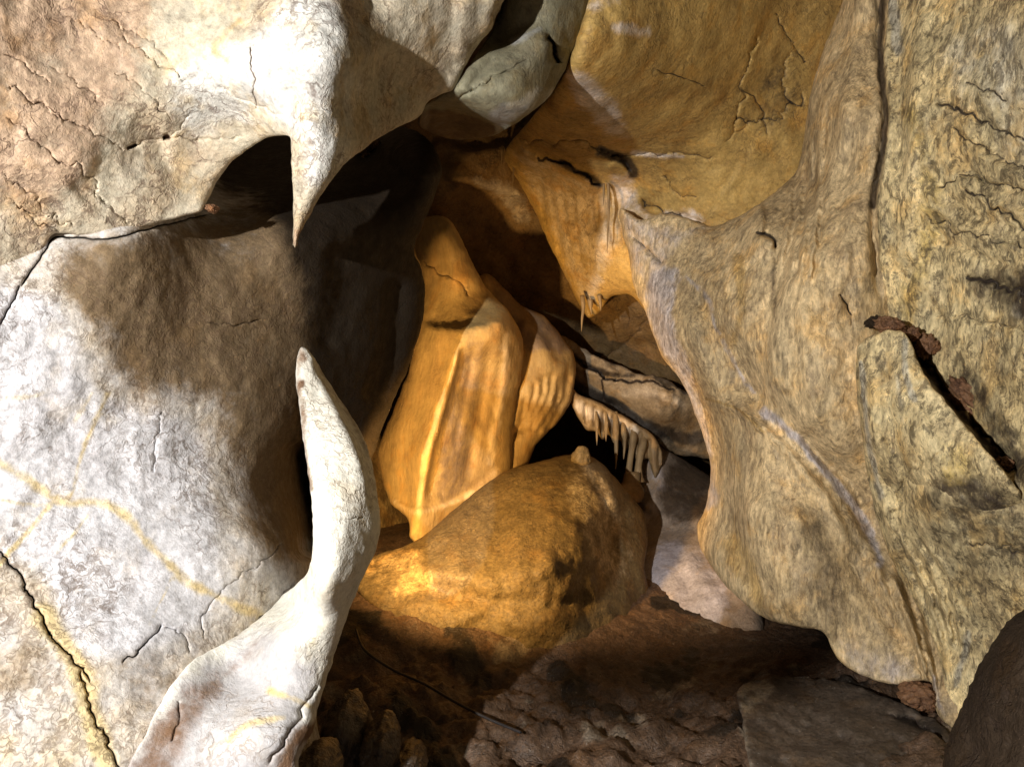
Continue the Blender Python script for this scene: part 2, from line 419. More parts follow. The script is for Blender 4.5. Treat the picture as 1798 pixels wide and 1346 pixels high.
# ================================================================== rock masses
# --- lower left rock face
A_CTRL = [(-850, 400, 1.35), (-850, 1000, 1.3), (-850, 1500, 1.25), (-80, 450, 1.68), (-80, 900, 1.65), (-80, 1420, 1.5), (150, 450, 1.79), (60, 480, 1.74), (150, 800, 1.8), (150, 1200, 1.62), (330, 500, 2.0), (350, 800, 2.0),
     (350, 1050, 1.85), (480, 500, 2.2), (480, 750, 2.2), (500, 950, 2.12), (620, 450, 2.42), (620, 650, 2.52), (700, 400, 2.6), (730, 500, 2.75),
     (680, 700, 2.75), (440, 290, 2.9), (520, 250, 3.1), (640, 290, 2.8), (730, 270, 2.65), (600, 355, 2.48), (480, 370, 2.3), (250, 380, 1.9), (540, 880, 2.45),
     (560, 1200, 2.1), (600, 1000, 2.5), (250, 1350, 1.6), (450, 1350, 1.7)]
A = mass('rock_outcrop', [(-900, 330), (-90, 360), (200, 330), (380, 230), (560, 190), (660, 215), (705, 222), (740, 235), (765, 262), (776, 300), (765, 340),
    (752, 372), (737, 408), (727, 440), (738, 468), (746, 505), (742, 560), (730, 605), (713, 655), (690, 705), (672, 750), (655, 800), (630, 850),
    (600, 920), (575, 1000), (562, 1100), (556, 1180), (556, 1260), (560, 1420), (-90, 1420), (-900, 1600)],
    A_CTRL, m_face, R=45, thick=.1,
    strokes=[crack([(35, 500), (22, 530), (0, 570)], 2, .012, 1.5, .8), crack([(-20, 960), (10, 980), (40, 1020), (70, 1080), (100, 1130), (140, 1170), (160, 1200)], 2.2, .022, 3),
             crack([(140, 1170), (165, 1260), (200, 1330), (220, 1400)], 3, .015, 3, .6), crack([(250, 1300), (300, 1235), (345, 1190), (400, 1140), (440, 1100), (490, 1060), (520, 1015)], 2, .015, 3, .5),
             crack([(285, 1095), (250, 1135), (215, 1165)], 2, .012, 2, .8), crack([(500, 950), (440, 1000), (385, 1040), (355, 1085), (365, 1125)], 1.4, .006, 3, .55),
             crack([(290, 1100), (320, 1115), (335, 1145)], 1.4, .006, 3, .6), crack([(280, 720), (278, 770), (270, 830)], 1.2, .004, 3, .45),
             crack([(460, 560), (420, 570), (360, 565)], 1.8, .006, 2, .5), groove([(560, 620), (590, 560), (600, 480), (590, 420)], 30, .03),
             groove([(650, 720), (690, 600), (700, 480)], 20, .04), groove([(525, 770), (540, 850), (545, 920), (540, 990)], 24, .22), crack([(34, 508), (78, 443), (97, 417), (150, 419), (200, 418), (270, 399), (330, 385), (372, 374)], 2.0, .018, 0.8, 1), ledge([(560, 345), (620, 352), (690, 345), (730, 310)], 16, .05, 90, -1)],
    paint=[area('stain_shade', [(110, 430), (260, 400), (380, 370), (480, 330), (620, 300), (700, 225), (800, 250), (800, 560), (700, 800), (660, 1000), (560, 960), (500, 1010), (440, 950), (420, 860), (385, 770),
                 (370, 715), (310, 705), (260, 700), (200, 670), (180, 600), (140, 560), (105, 500)], 60, .8),
           area('crack', [(500, 420), (440, 350), (380, 330), (400, 230), (520, 180), (700, 170), (820, 240), (820, 600), (700, 820), (600, 960), (530, 860), (520, 700), (540, 560)], 60, 1), area('stain_shade', [(480, 420), (700, 380), (760, 500), (680, 800), (600, 960), (540, 900), (440, 900), (420, 800), (440, 700), (520, 560)], 60, 1),  # near-black real staining, run over the hollow to paint in its shade
           area('vein', [(60, 560), (160, 640), (300, 760), (200, 800), (60, 700)], 70, .3), area('pale', [(-60, 520), (100, 520), (170, 680), (330, 730), (380, 860), (380, 1080), (160, 1160), (60, 1000), (-60, 960)], 40, .75),
           line('vein', [(-20, 800), (50, 840), (110, 880), (160, 880), (215, 900), (270, 960), (330, 1020), (400, 1055), (460, 1080)], 13, .62),
           line('vein', [(-20, 870), (40, 885), (115, 875), (140, 810), (170, 730), (190, 690)], 6, .6), line('vein', [(0, 990), (60, 920), (100, 870)], 7, .7),
           line('vein', [(80, 1080), (110, 1130), (140, 1180), (160, 1260), (190, 1350), (200, 1420)], 28, .8), area('vein', [(-60, 1260), (120, 1230), (220, 1420), (-60, 1420)], 60, .34), line('vein', [(100, 970), (160, 900)], 5, .6),
           line('vein', [(260, 1100), (310, 1000)], 4, .6), line('vein', [(0, 700), (80, 690)], 8, .5), line('vein', [(160, 690), (130, 740)], 6, .5),
           area('stain_shade', [(-60, 1130), (60, 1110), (120, 1180), (60, 1230), (-60, 1200)], 30, .5), area('stain_shade', [(190, 1150), (290, 1130), (330, 1230), (270, 1280), (220, 1230)], 35, .5)])
S.cycles.max_bounces = 4; S.cycles.diffuse_bounces = 3; S.cycles.glossy_bounces = 2; S.cycles.use_denoising = True
tag(A, 'pale left rock face with yellow veins and a large dark brown stained area', 'rock face')

# --- hanging upper left rock with the long pointed tooth
B = mass('hanging_rock', [(-900, -250), (-90, -200), (930, -120), (905, -30), (880, 10), (862, 50), (835, 85), (815, 120), (800, 155, 14), (775, 165, 12), (752, 178), (740, 200), (722, 213),
    (690, 228, 20), (655, 248), (640, 262), (610, 283), (585, 312), (563, 345), (543, 380), (527, 410, 12), (518, 434, 8), (514, 405, 8), (515, 360, 6), (513, 300, 5), (511, 262, 5),
    (508, 240, 8), (490, 238, 30), (465, 244, 40), (432, 264, 42), (402, 290, 42), (378, 325, 40), (362, 358, 26), (350, 374, 12), (320, 380, 8), (270, 393, 7), (200, 412, 7), (150, 413, 6),
    (95, 411, 6), (78, 436, 6), (55, 470, 6), (36, 502, 6), (15, 497, 6), (-90, 470, 6), (-900, 430, 10)],
    [(-850, -150, 1.25), (-850, 300, 1.3), (-80, -80, 1.5), (-80, 200, 1.55), (-80, 480, 1.65), (150, 100, 1.7), (150, 300, 1.72), (100, 400, 1.77), (300, -80, 1.8), (300, 150, 1.79), (280, 330, 1.87), (350, 340, 1.95),
     (450, -80, 1.8), (450, 150, 1.76), (440, 230, 1.88), (520, 100, 1.72), (540, 220, 1.72), (600, 0, 1.78), (610, 120, 1.76), (610, 230, 1.8), (632, -60, 1.86), (632, 100, 1.8),
     (530, 320, 1.74), (519, 420, 1.78), (660, 120, 1.93), (700, 120, 2.02), (745, 130, 2.09), (780, 60, 2.05), (700, 0, 1.92), (760, -60, 1.95), (850, 0, 2.06), (880, -60, 2.08),
     (800, 130, 2.15), (720, 200, 2.1), (660, 225, 1.95), (650, 0, 1.9)], m_hang, R=28, thick=.35,
    strokes=[crack([(300, 240), (285, 242)], 6, .03, 1, 1), crack([(240, 252), (222, 262)], 4, .02, 1, 1), crack([(220, 262), (250, 250), (295, 243), (345, 245), (430, 240)], 1.8, .006, 2, .4),
             groove([(300, 250), (200, 290), (130, 350)], 40, .02), groove([(632, 20), (636, 120), (640, 230)], 12, .012), groove([(505, 150), (510, 200), (512, 245)], 14, .015),
             groove([(800, -60), (790, 60), (795, 140)], 16, .014), groove([(845, -60), (840, 30), (815, 90)], 14, .014), groove([(760, -60), (765, 40), (772, 130)], 16, .01),
             crack([(440, 80), (445, 130), (450, 195)], 2, .006, 2, .7), crack([(380, 150), (440, 180), (500, 205)], 1.6, .004, 2, .5), crack([(330, 200), (300, 245)], 1.6, .004, 3, .4)]
            + [crack([(x, y), (x + 40 + 3 * i % 30, y + 22 + 5 * i % 17), (x + 85 + 7 * i % 40, y + 50 + 11 * i % 40)], 1.4, .004, 4, .5) for i, (x, y) in enumerate(
               [(5, 95), (15, 150), (85, 115), (10, 205), (60, 180), (100, 200), (5, 310), (90, 275), (110, 30), (190, 35), (215, 60), (10, 345), (30, 360), (150, 330), (200, 130)])],
    paint=[area('stain_shade', [(-60, -60), (260, -60), (280, 60), (220, 200), (150, 330), (60, 380), (-60, 330)], 70, .75), line('stain_shade', [(90, -10), (150, 30), (200, 40), (250, 95)], 12, .8),
           area('pale', [(300, 130), (440, 60), (560, -40), (620, 80), (620, 260), (540, 340), (520, 240), (420, 220), (320, 230)], 45, .8), area('pale', [(140, 330), (60, 440), (110, 380)], 30, .6),
           line('vein', [(620, 60), (600, 110), (600, 180), (590, 240)], 10, .55), line('vein', [(420, 40), (380, 80), (400, 110)], 12, .55), line('vein', [(330, 225), (310, 240)], 7, .5), line('vein', [(530, 200), (540, 240), (555, 280)], 8, .4),
           line('vein', [(470, 60), (520, 40), (580, 70)], 9, .35), line('stain_shade', [(515, 425), (524, 405)], 9, .8)])
tag(B, 'cream crackled overhanging rock ending in one long pointed tooth above the dark hollow', 'hanging rock')

# --- white lower fang with its spreading foot
ad = tps(A_CTRL, .002)
foot = [(x, y, float(ad(np.array([[x, y]]))[0]) - e) for x, y, e in ((500, 1042, .03), (470, 1072, .02), (440, 1097, .014), (395, 1128, .012), (340, 1158, .012), (300, 1205, .012), (262, 1275, .012), (235, 1350, .012), (220, 1400, .012), (420, 1180, .03), (330, 1280, .02), (380, 1360, .03))]
R_ = mass('rock_fang', [(530, 609, 8), (523, 622, 10), (519, 650, 14), (524, 700, 16), (531, 760, 14), (540, 820, 12), (547, 880, 12), (550, 940, 10), (546, 985, 10), (532, 1015, 10), (500, 1042, 5),
    (470, 1072, 4), (440, 1097, 4), (395, 1128, 4), (340, 1158, 4), (300, 1205, 4), (262, 1275, 4), (220, 1420, 4), (520, 1420, 16), (525, 1330, 16), (550, 1280, 18), (560, 1235, 26), (580, 1172, 28), (600, 1110, 26), (622, 1050, 24),
    (642, 1003, 22), (661, 962, 22), (668, 920, 22), (662, 865, 22), (655, 820, 24), (640, 772, 28), (612, 722, 30), (590, 690, 26), (566, 652, 20), (546, 620, 12)],
    [(530, 612, 1.9), (525, 660, 1.86), (560, 680, 1.88), (540, 780, 1.76), (590, 740, 1.8), (560, 880, 1.68), (620, 820, 1.74), (650, 900, 1.74), (560, 960, 1.66), (640, 960, 1.72), (560, 1040, 1.66), (610, 1050, 1.74),
     (500, 1120, 1.74), (560, 1160, 1.75), (450, 1280, 1.62), (530, 1280, 1.67), (500, 1400, 1.64)] + foot, m_fang, R=20, step=5, thick=.3, rough=.008,
    strokes=[groove([(535, 1010), (560, 1000), (580, 985)], 8, .006), crack([(470, 1340), (500, 1300), (540, 1235), (558, 1200)], 3, .012, 3, .7), ledge([(548, 625), (590, 705), (625, 775), (648, 840), (655, 900)], 9, .05, 60, -1),
             crack([(600, 912), (640, 908)], 1.4, .003, 2, .6), groove([(420, 1150), (480, 1110), (530, 1050)], 14, .008), crack([(310, 1230), (312, 1270), (300, 1300)], 2, .008, 3, .6)],
    paint=[line('stain_shade', [(530, 612), (522, 650), (533, 760), (545, 860)], 9, .55), area('stain_shade', [(525, 608), (545, 620), (540, 640), (522, 640)], 8, .6), line('stain_shade', [(530, 672), (528, 676)], 7, .9),
           area('stain_shade', [(300, 1220), (420, 1150), (500, 1070), (440, 1160), (360, 1260), (300, 1400), (200, 1420), (270, 1250)], 32, .62), line('stain_shade', [(470, 1420), (520, 1300), (560, 1280)], 20, .8), line('stain_shade', [(560, 640), (610, 720), (650, 800)], 8, .5),  # last line paints the shaded upper right side of the fang darker
           line('vein', [(470, 1210), (510, 1225), (545, 1240)], 9, .6), line('vein', [(560, 1100), (540, 1160)], 14, .35), line('vein', [(620, 900), (640, 920)], 14, .3), line('vein', [(550, 820), (580, 830)], 12, .35),
           line('vein', [(400, 1300), (440, 1270), (500, 1260)], 10, .5), area('pale', [(560, 1180), (480, 1100), (420, 1110), (300, 1210), (200, 1420), (500, 1420), (545, 1300)], 60, .8), area('vein', [(330, 1300), (420, 1250), (400, 1400), (300, 1400)], 40, .3)])
tag(R_, 'bright white curved fang rising from the lower left rock, tip pointing up', 'rock fang')

# --- grey ceiling lobe
C = mass('ceiling_lobe', [(850, -90), (1075, -90), (1040, -10), (1024, 40), (1005, 92), (988, 130), (962, 172), (925, 203), (872, 236, 14), (820, 245, 14), (775, 240, 10), (735, 218, 10), (745, 188, 14), (772, 168, 14), (800, 150),
    (830, 105), (860, 60), (880, 0)],
    [(860, -80, 2.35), (960, -60, 2.27), (1060, -80, 2.50), (840, 110, 2.2), (900, 60, 2.3), (960, 80, 2.27), (1020, 20, 2.40), (985, 120, 2.40), (900, 150, 2.2), (800, 165, 2.19), (860, 150, 2.18), (930, 190, 2.3), (850, 190, 2.24),
     (760, 205, 2.38), (800, 225, 2.5), (860, 232, 2.45)], m_lobe, R=15, thick=.4,
    strokes=[ledge([(740, 180), (790, 186), (830, 198), (862, 212), (900, 220)], 6, .12, 80, 1), crack([(962, 62), (972, 85), (980, 112)], 4, .05, 2), ledge([(830, 92), (880, 80), (930, 55), (965, 66), (975, 105)], 10, .04, 70, -1),
             crack([(800, 178), (860, 140), (930, 105)], 2, .008, 2, .4), groove([(870, 100), (820, 160)], 8, .012), groove([(915, 200), (960, 150), (985, 105)], 14, -.012), groove([(880, 90), (870, 10), (890, -60)], 18, .05)],
    paint=[area('pale', [(860, 195), (960, 150), (975, 165), (920, 205), (870, 235)], 14, .7), line('pale', [(900, 75), (950, 50)], 10, .6), area('stain_shade', [(730, 190), (830, 205), (870, 220), (860, 250), (740, 240)], 10, .8)])  # the dark area paints the shade under the lobe into the colour
tag(C, 'grey green ceiling lobe bulging between the hanging tooth rock and the ochre ceiling', 'ceiling lobe')

# --- ochre ceiling
D = mass('ochre_ceiling', [(1065, -90), (1040, -20), (1015, 60), (988, 135), (940, 200), (905, 240), (885, 275), (905, 310), (925, 345), (945, 385), (965, 430), (985, 470), (1005, 510), (1020, 540), (1035, 558),
    (1055, 545), (1075, 520), (1110, 520), (1150, 560), (1250, 560), (1400, 450), (1540, 300), (1560, -90)],
    [(1065, -90, 2.42), (1300, -90, 2.7), (1500, -90, 3.05), (1000, 130, 2.44), (1200, 150, 2.82), (1400, 150, 3.15), (900, 260, 3.4), (1050, 250, 3.05), (1250, 300, 3.2), (1400, 300, 3.25), (920, 330, 3.8), (1000, 330, 3.55),
     (1100, 330, 3.48), (950, 400, 3.8), (1050, 420, 3.52), (1150, 400, 3.4), (1000, 480, 3.75), (1035, 550, 3.8), (1100, 520, 3.6), (1200, 480, 3.4), (1350, 400, 3.3), (1500, 300, 3.3)], m_ceil, R=30, rough=.02, rscale=.4, thick=.4,
    strokes=[ledge([(905, 262), (940, 272), (970, 280), (1010, 292), (1035, 312), (1060, 330)], 5, -.05, 60, 1, jit=2), crack([(940, 274), (975, 283), (1008, 293), (1032, 310), (1058, 328)], 3.5, .03, 3), crack([(1050, 262), (1080, 268), (1105, 288), (1110, 300)], 5, .04, 3, .9),
             ledge([(1062, 300), (1075, 285), (1100, 292), (1112, 312)], 7, -.05, 50, 1), ledge([(1118, 350), (1150, 378), (1190, 372), (1240, 392)], 6, .05, 70, -1, jit=3), crack([(1125, 345), (1150, 370), (1190, 385), (1235, 392)], 2.5, .02, 4, .8),
             crack([(900, 245), (960, 252), (1020, 250), (1060, 268), (1130, 275), (1200, 272), (1260, 280)], 2, .012, 3, .6), groove([(985, 125), (1010, 200), (1050, 262)], 14, .02), groove([(1400, -60), (1350, 120), (1290, 260)], 45, .03),
             groove([(925, 350), (960, 420), (1000, 490), (1030, 545)], 8, -.03), crack([(1300, 150), (1330, 180), (1350, 240)], 2, .01, 3, .7), crack([(1360, 20), (1385, 70), (1420, 110)], 2, .01, 3, .7), crack([(1310, 220), (1270, 250)], 1.8, .008, 2, .6),
             crack([(1150, 120), (1200, 138), (1240, 152)], 1.8, .008, 2, .7), crack([(1330, 60), (1310, 120), (1300, 190), (1290, 240)], 2, .01, 4, .6), crack([(1160, 310), (1190, 335), (1220, 350)], 1.8, .01, 3, .7), crack([(1390, 90), (1370, 150), (1400, 190)], 2, .01, 4, .7),
             crack([(1290, 200), (1340, 215), (1390, 190), (1410, 160)], 2, .012, 5, .7)]
            + [groove([(x, y), (x + 5, y + 40), (x + 12, y + 85)], 5, .018, 1) for x, y in ((945, 305), (962, 300), (982, 312), (1000, 315), (1020, 330), (1042, 340), (1065, 345), (1085, 350), (1010, 390), (975, 370))],
    paint=[area('pale', [(985, 125), (1030, 130), (1085, 180), (1105, 240), (1070, 235), (1020, 190)], 26, .75), line('pale', [(1080, 50), (1135, 55)], 14, .6), line('pale', [(1040, 10), (1080, 0)], 20, .45), line('pale', [(1110, 270), (1200, 275)], 7, .6),
           area('pale', [(1060, 320), (1110, 300), (1140, 370), (1200, 360), (1240, 395), (1110, 390)], 14, .55), area('vein', [(900, 260), (1000, 295), (1090, 345), (1090, 420), (1040, 540), (1010, 520), (960, 400), (920, 320)], 25, .6),
           area('stain_shade', [(1330, 100), (1420, 90), (1400, 230), (1330, 240), (1300, 190)], 45, .45), line('stain_shade', [(1055, 262), (1095, 280), (1112, 305)], 11, .9), line('stain_shade', [(985, 285), (1030, 308), (1055, 328)], 8, .8)])
tag(D, 'broad ochre ceiling slab with a white patch and fringed ledge', 'ceiling rock')

# --- brown back of the inner chamber
E = mass('chamber_back', [(640, 120), (1000, 90), (1340, 200), (1360, 940), (1000, 1000), (600, 1000)],
    [(780, 260, 3.78), (850, 300, 3.82), (800, 330, 3.75), (900, 400, 3.95), (980, 500, 4.1), (1060, 600, 4.3), (1150, 600, 4.2), (1200, 700, 4.3), (760, 200, 3.6), (900, 600, 4.4), (700, 600, 4.2), (660, 900, 3.9), (950, 780, 5.2),
     (1090, 820, 5.2), (1240, 820, 4.9), (1300, 300, 4.0), (1340, 900, 5)], m_back, R=30, rough=.04, rscale=.3, step=8, thick=.3, k=.6,
    strokes=[ledge([(760, 245), (830, 262), (900, 250)], 8, -.06, 70, 1), ledge([(760, 335), (800, 320), (850, 330), (910, 350), (935, 380)], 8, -.05, 60, -1), groove([(790, 250), (780, 330)], 16, .03), crack([(1030, 640), (1100, 600), (1140, 560)], 3, .02, 4, .5),
             ledge([(1010, 560), (1080, 590), (1180, 600)], 12, .05, 80, 1)],
    paint=[area('pale', [(820, 310), (900, 325), (935, 380), (920, 400), (870, 345)], 14, .7), line('pale', [(900, 520), (960, 570)], 14, .4), line('pale', [(1000, 500), (1010, 600)], 16, .2), area('vein', [(700, 860), (730, 960), (660, 980), (660, 800)], 20, .4)])
tag(E, 'brown back rock of the inner chamber behind the honey flowstone', 'chamber wall')

# --- honey flowstone block
G = mass('flowstone_block', [(742, 384), (768, 378), (792, 388), (806, 410), (820, 440), (838, 478), (862, 515), (892, 545), (914, 582), (919, 620), (914, 665), (905, 705), (900, 760), (898, 825), (890, 870), (850, 905), (800, 945), (760, 965, 12),
    (738, 962, 10), (727, 950, 8), (719, 940, 8), (717, 912, 10), (700, 896, 14), (684, 880, 16), (672, 842, 20), (663, 798, 22), (672, 765), (684, 735), (703, 690), (720, 640), (730, 575), (742, 520), (744, 490), (737, 462), (728, 435), (734, 405)],
    [(770, 390, 3.45), (740, 430, 3.5), (800, 430, 3.42), (748, 500, 3.52), (800, 500, 3.4), (850, 520, 3.47), (738, 570, 3.45), (800, 590, 3.3), (880, 570, 3.35), (912, 600, 3.5), (700, 700, 3.47), (770, 700, 3.27), (840, 700, 3.4), (905, 690, 3.56),
     (670, 800, 3.5), (745, 800, 3.24), (820, 800, 3.42), (885, 800, 3.56), (690, 880, 3.42), (733, 930, 3.3), (800, 870, 3.44), (800, 940, 3.5), (880, 870, 3.58)], m_flow, R=24, step=5, rough=.012, thick=.35,
    strokes=[groove([(812, 590), (792, 655), (768, 735), (750, 800), (738, 870), (730, 935)], 13, -.05), ledge([(812, 600), (800, 655), (778, 735), (760, 800), (746, 880)], 5, .05, 50, -1), ledge([(738, 562), (775, 572), (830, 572), (890, 556)], 8, -.04, 60, 1, jit=2),
             crack([(740, 458), (772, 478), (800, 492), (825, 520)], 2, .012, 2, .6), ledge([(680, 868), (712, 886), (745, 892), (800, 878), (850, 848), (885, 815)], 6, -.025, 30, 1), groove([(860, 590), (850, 680), (830, 780), (815, 850)], 9, .02),
             groove([(890, 600), (880, 700), (862, 800)], 7, -.02), groove([(835, 600), (815, 700), (795, 800)], 6, .012), groove([(760, 600), (735, 700), (712, 800), (705, 870)], 12, .012), groove([(770, 400), (790, 440), (800, 500)], 14, -.03)],
    paint=[line('vein', [(812, 590), (792, 655), (768, 735), (750, 800), (738, 870), (730, 935)], 14, .55), area('stain_shade', [(800, 610), (850, 600), (845, 700), (820, 860), (770, 885), (765, 800)], 16, .55), line('stain_shade', [(715, 800), (720, 870)], 14, .45),  # the yellow crest line paints the lit ridge brighter
           area('stain_shade', [(740, 440), (790, 430), (770, 450), (740, 460)], 10, .5), line('pale', [(890, 590), (880, 700), (860, 810)], 12, .6), line('pale', [(690, 878), (740, 900), (830, 866)], 9, .5)])
tag(G, 'tall honey yellow flowstone block with a sharp vertical ridge', 'flowstone')

H = mass('flowstone_curtain', [(850, 480), (880, 500), (915, 535), (955, 555), (985, 590), (1008, 625), (1010, 660), (1003, 702), (985, 735), (958, 762), (936, 790), (922, 828), (905, 850), (850, 850), (830, 700), (815, 520)],
    [(850, 450, 3.85), (900, 520, 3.85), (980, 600, 3.82), (1005, 650, 3.85), (930, 640, 3.72), (990, 720, 3.8), (940, 740, 3.7), (910, 800, 3.68), (870, 820, 3.65), (830, 600, 3.8)], m_flow, R=22, rough=.015, thick=.3,
    strokes=[groove([(x, y), (x - 12, y + 55), (x - 45, y + 110)], 5, .025, 1) for x, y in ((985, 655), (972, 650), (958, 655), (942, 665), (925, 690), (1000, 650))] + [ledge([(915, 560), (950, 590), (975, 630), (1000, 640)], 10, -.06, 80, 1)],
    paint=[area('stain_shade', [(850, 430), (920, 510), (1010, 610), (960, 620), (920, 610), (880, 560)], 18, .75), line('pale', [(925, 585), (960, 600)], 10, .5)])  # the dark area paints in the diagonal shadow across the curtain's top
tag(H, 'fluted amber flowstone curtain behind the honey block', 'flowstone')

I_ = mass('layered_ledge', [(985, 590), (1025, 612), (1065, 632), (1110, 652), (1160, 662), (1205, 690), (1245, 735), (1265, 800), (1215, 800), (1160, 782), (1105, 748), (1050, 716), (1015, 690), (985, 640)],
    [(990, 600, 4.1), (1050, 640, 4.08), (1150, 680, 4.02), (1220, 740, 4.1), (1250, 790, 4.2), (1100, 720, 4.1), (1150, 730, 3.98), (1020, 670, 4.15), (1180, 780, 4.15)], m_layer, R=12, step=5, thick=.4, rough=.045, rscale=.3, jit=4,
    strokes=[ledge([(1000, 625), (1040, 650), (1080, 668), (1140, 668), (1200, 682)], 4, -.06, 40, 1, jit=2), crack([(1000, 622), (1040, 648), (1078, 668), (1135, 670), (1190, 684)], 3, .03, 2), crack([(1062, 662), (1060, 690), (1075, 710)], 2.5, .02, 2), ledge([(1040, 620), (1090, 655)], 4, -.04, 30, 1, jit=2),
             groove([(1060, 700), (1120, 730), (1180, 755), (1240, 760)], 12, .05)],
    paint=[line('stain_shade', [(1010, 680), (1060, 705), (1130, 745), (1200, 770), (1260, 760)], 16, .9), line('pale', [(1090, 690), (1150, 685), (1200, 710)], 14, .6), line('stain_shade', [(1000, 620), (1060, 655), (1110, 660)], 7, .8)])
tag(I_, 'grey brown layered ledge deep in the chamber above the drapery', 'rock ledge')

J = mass('drapery', [(962, 602), (988, 640), (1012, 688), (1052, 706), (1100, 733), (1145, 762), (1162, 790), (1160, 822), (1150, 838), (1142, 820), (1138, 804), (1130, 806), (1118, 808), (1108, 784), (1098, 792), (1088, 772), (1078, 778), (1068, 762), (1058, 772),
    (1046, 758), (1030, 755), (1012, 728), (998, 700), (978, 655)],
    [(962, 605, 3.9), (1012, 690, 3.92), (1052, 708, 3.95), (1100, 736, 3.97), (1150, 768, 3.98), (1200, 800, 4.02), (1040, 740, 3.96), (1090, 760, 4.0), (1130, 790, 4.0), (1180, 840, 3.98)], m_drap, R=9, step=4, rough=.006, thick=.18,
    strokes=[groove([(x, y), (x - 1, y + 18), (x, y + 42)], 3.5, .02, .5) for x, y in ((1030, 705), (1046, 710), (1062, 718), (1078, 726), (1093, 738), (1108, 746), (1124, 756), (1140, 768), (1158, 782))], paint=[line('pale', [(1020, 715), (1060, 735), (1110, 755)], 14, .6)])
tag(J, 'cream drapery with a curved crest below the layered ledge', 'drapery')

def dripstone(name, path, mat, label, cat, group, step=5, lump=0.1):
    """a hanging stone straw: path of (px, py, depth, radius in photograph pixels)"""
    L = spline(path, step); n = len(L); V = []; Fc = []; K = 12
    for i, (x, y, Y, r) in enumerate(L):
        c = at(x, y, Y); r = max(r, .25) * Y / F
        for j in range(K):
            a = 2 * math.pi * j / K
            rr = r * (1 + lump * math.sin(3 * a + i * .35) * .5 + lump * math.sin(i * .9 + x))
            V.append((c.x + rr * math.cos(a), c.y + rr * math.sin(a), c.z))
    for i in range(n - 1):
        for j in range(K):
            a, b = i * K + j, i * K + (j + 1) % K
            Fc.append((a, a + K, b + K, b))
    Fc.append(tuple(range(K))); Fc.append(tuple(range((n - 1) * K, n * K))[::-1])
    return tag(mesh_obj(name, V, Fc, mat), label, cat, group)
gs = 'stalactites under the drapery crest'
dripstone('stalactite', [(1081, 722, 3.99, 3), (1081, 745, 3.96, 5.5), (1082, 775, 3.96, 4), (1082, 800, 3.96, 2.5), (1081, 824, 3.96, .5)], m_drap, 'long thin stalactite farthest from the pillar on the drapery edge', 'stalactite', gs)
dripstone('stalactite', [(1094, 738, 4.0, 3), (1095, 756, 3.975, 5.5), (1097, 775, 3.98, 3), (1096, 792, 3.98, 2), (1095, 806, 3.98, .5)], m_drap, 'short stubby stalactite between the longest pointed one and the thick column', 'stalactite', gs)
dripstone('stalactite', [(1113, 750, 4.02, 4), (1112, 768, 3.985, 7), (1109, 790, 3.99, 6), (1106, 812, 3.99, 6), (1104, 835, 3.98, 7), (1106, 850, 3.97, 13)], m_drap, 'thick stalactite grown down into a column, amber at its base', 'stalactite', gs)
dripstone('stalactite', [(1131, 760, 4.02, 4), (1129, 778, 3.985, 6.5), (1124, 800, 3.99, 6), (1121, 822, 3.99, 6), (1122, 845, 3.98, 11)], m_drap, 'pale column stalactite nearest the pillar on the drapery edge', 'stalactite', gs)
dripstone('stalactite', [(1047, 722, 3.96, 2), (1048, 742, 3.935, 3.5), (1048, 765, 3.94, 1.8), (1048, 782, 3.94, .4)], m_drap, 'small straw stalactite near the top of the drapery crest', 'stalactite', gs)
dripstone('stalactite', [(1064, 722, 3.97, 2), (1065, 742, 3.945, 3), (1064, 765, 3.95, 1.6), (1064, 775, 3.95, .4)], m_drap, 'smallest straw stalactite in the middle of the drapery', 'stalactite', gs)
dripstone('flowstone_lump', [(1112, 828, 3.97, 13), (1108, 845, 3.95, 20), (1102, 862, 3.92, 24), (1100, 880, 3.9, 28)], m_drap, 'amber lumpy foot below the two column stalactites', 'flowstone', None, lump=.25)
gt = 'straws hanging from the ochre ceiling'
for pth, lb in (([(1068, 322, 3.42, 3.5), (1069, 370, 3.42, 3), (1067, 410, 3.42, 2), (1066, 446, 3.42, .4)], 'longest straw below the round knob on the ochre ceiling'),
                ([(1060, 322, 3.42, 3), (1060, 345, 3.42, 2), (1059, 362, 3.42, .4)], 'short straw beside the longest straw on the ochre ceiling'),
                ([(902, 262, 3.64, 4), (902, 290, 3.64, 3), (901, 312, 3.64, 2), (900, 330, 3.64, .4)], 'long straw at the far edge of the ochre ceiling above the shadow'),
                ([(882, 262, 3.68, 4), (881, 280, 3.68, 2.5), (880, 292, 3.68, .4)], 'stubby straw on the outermost edge of the ochre ceiling'),
                ([(918, 268, 3.64, 3.5), (918, 285, 3.64, 2), (918, 298, 3.64, .4)], 'small straw second along the ledge of the ochre ceiling'),
                ([(1022, 518, 3.72, 6), (1024, 540, 3.72, 4.5), (1022, 560, 3.72, 3), (1021, 582, 3.72, .4)], 'longest dripping tip at the lowest fringe of the ochre ceiling'),
                ([(1036, 525, 3.72, 7), (1037, 540, 3.72, 4), (1039, 553, 3.72, .5)], 'middle dripping tip at the lowest fringe of the ochre ceiling'),
                ([(1052, 518, 3.7, 6), (1054, 532, 3.7, 3.5), (1055, 546, 3.7, .5)], 'dripping tip at the inner end of the lowest ochre fringe')):
    dripstone('stone_straw', [(x, y, Y, r * .75) for x, y, Y, r in pth], m_drap, lb, 'stalactite', gt)

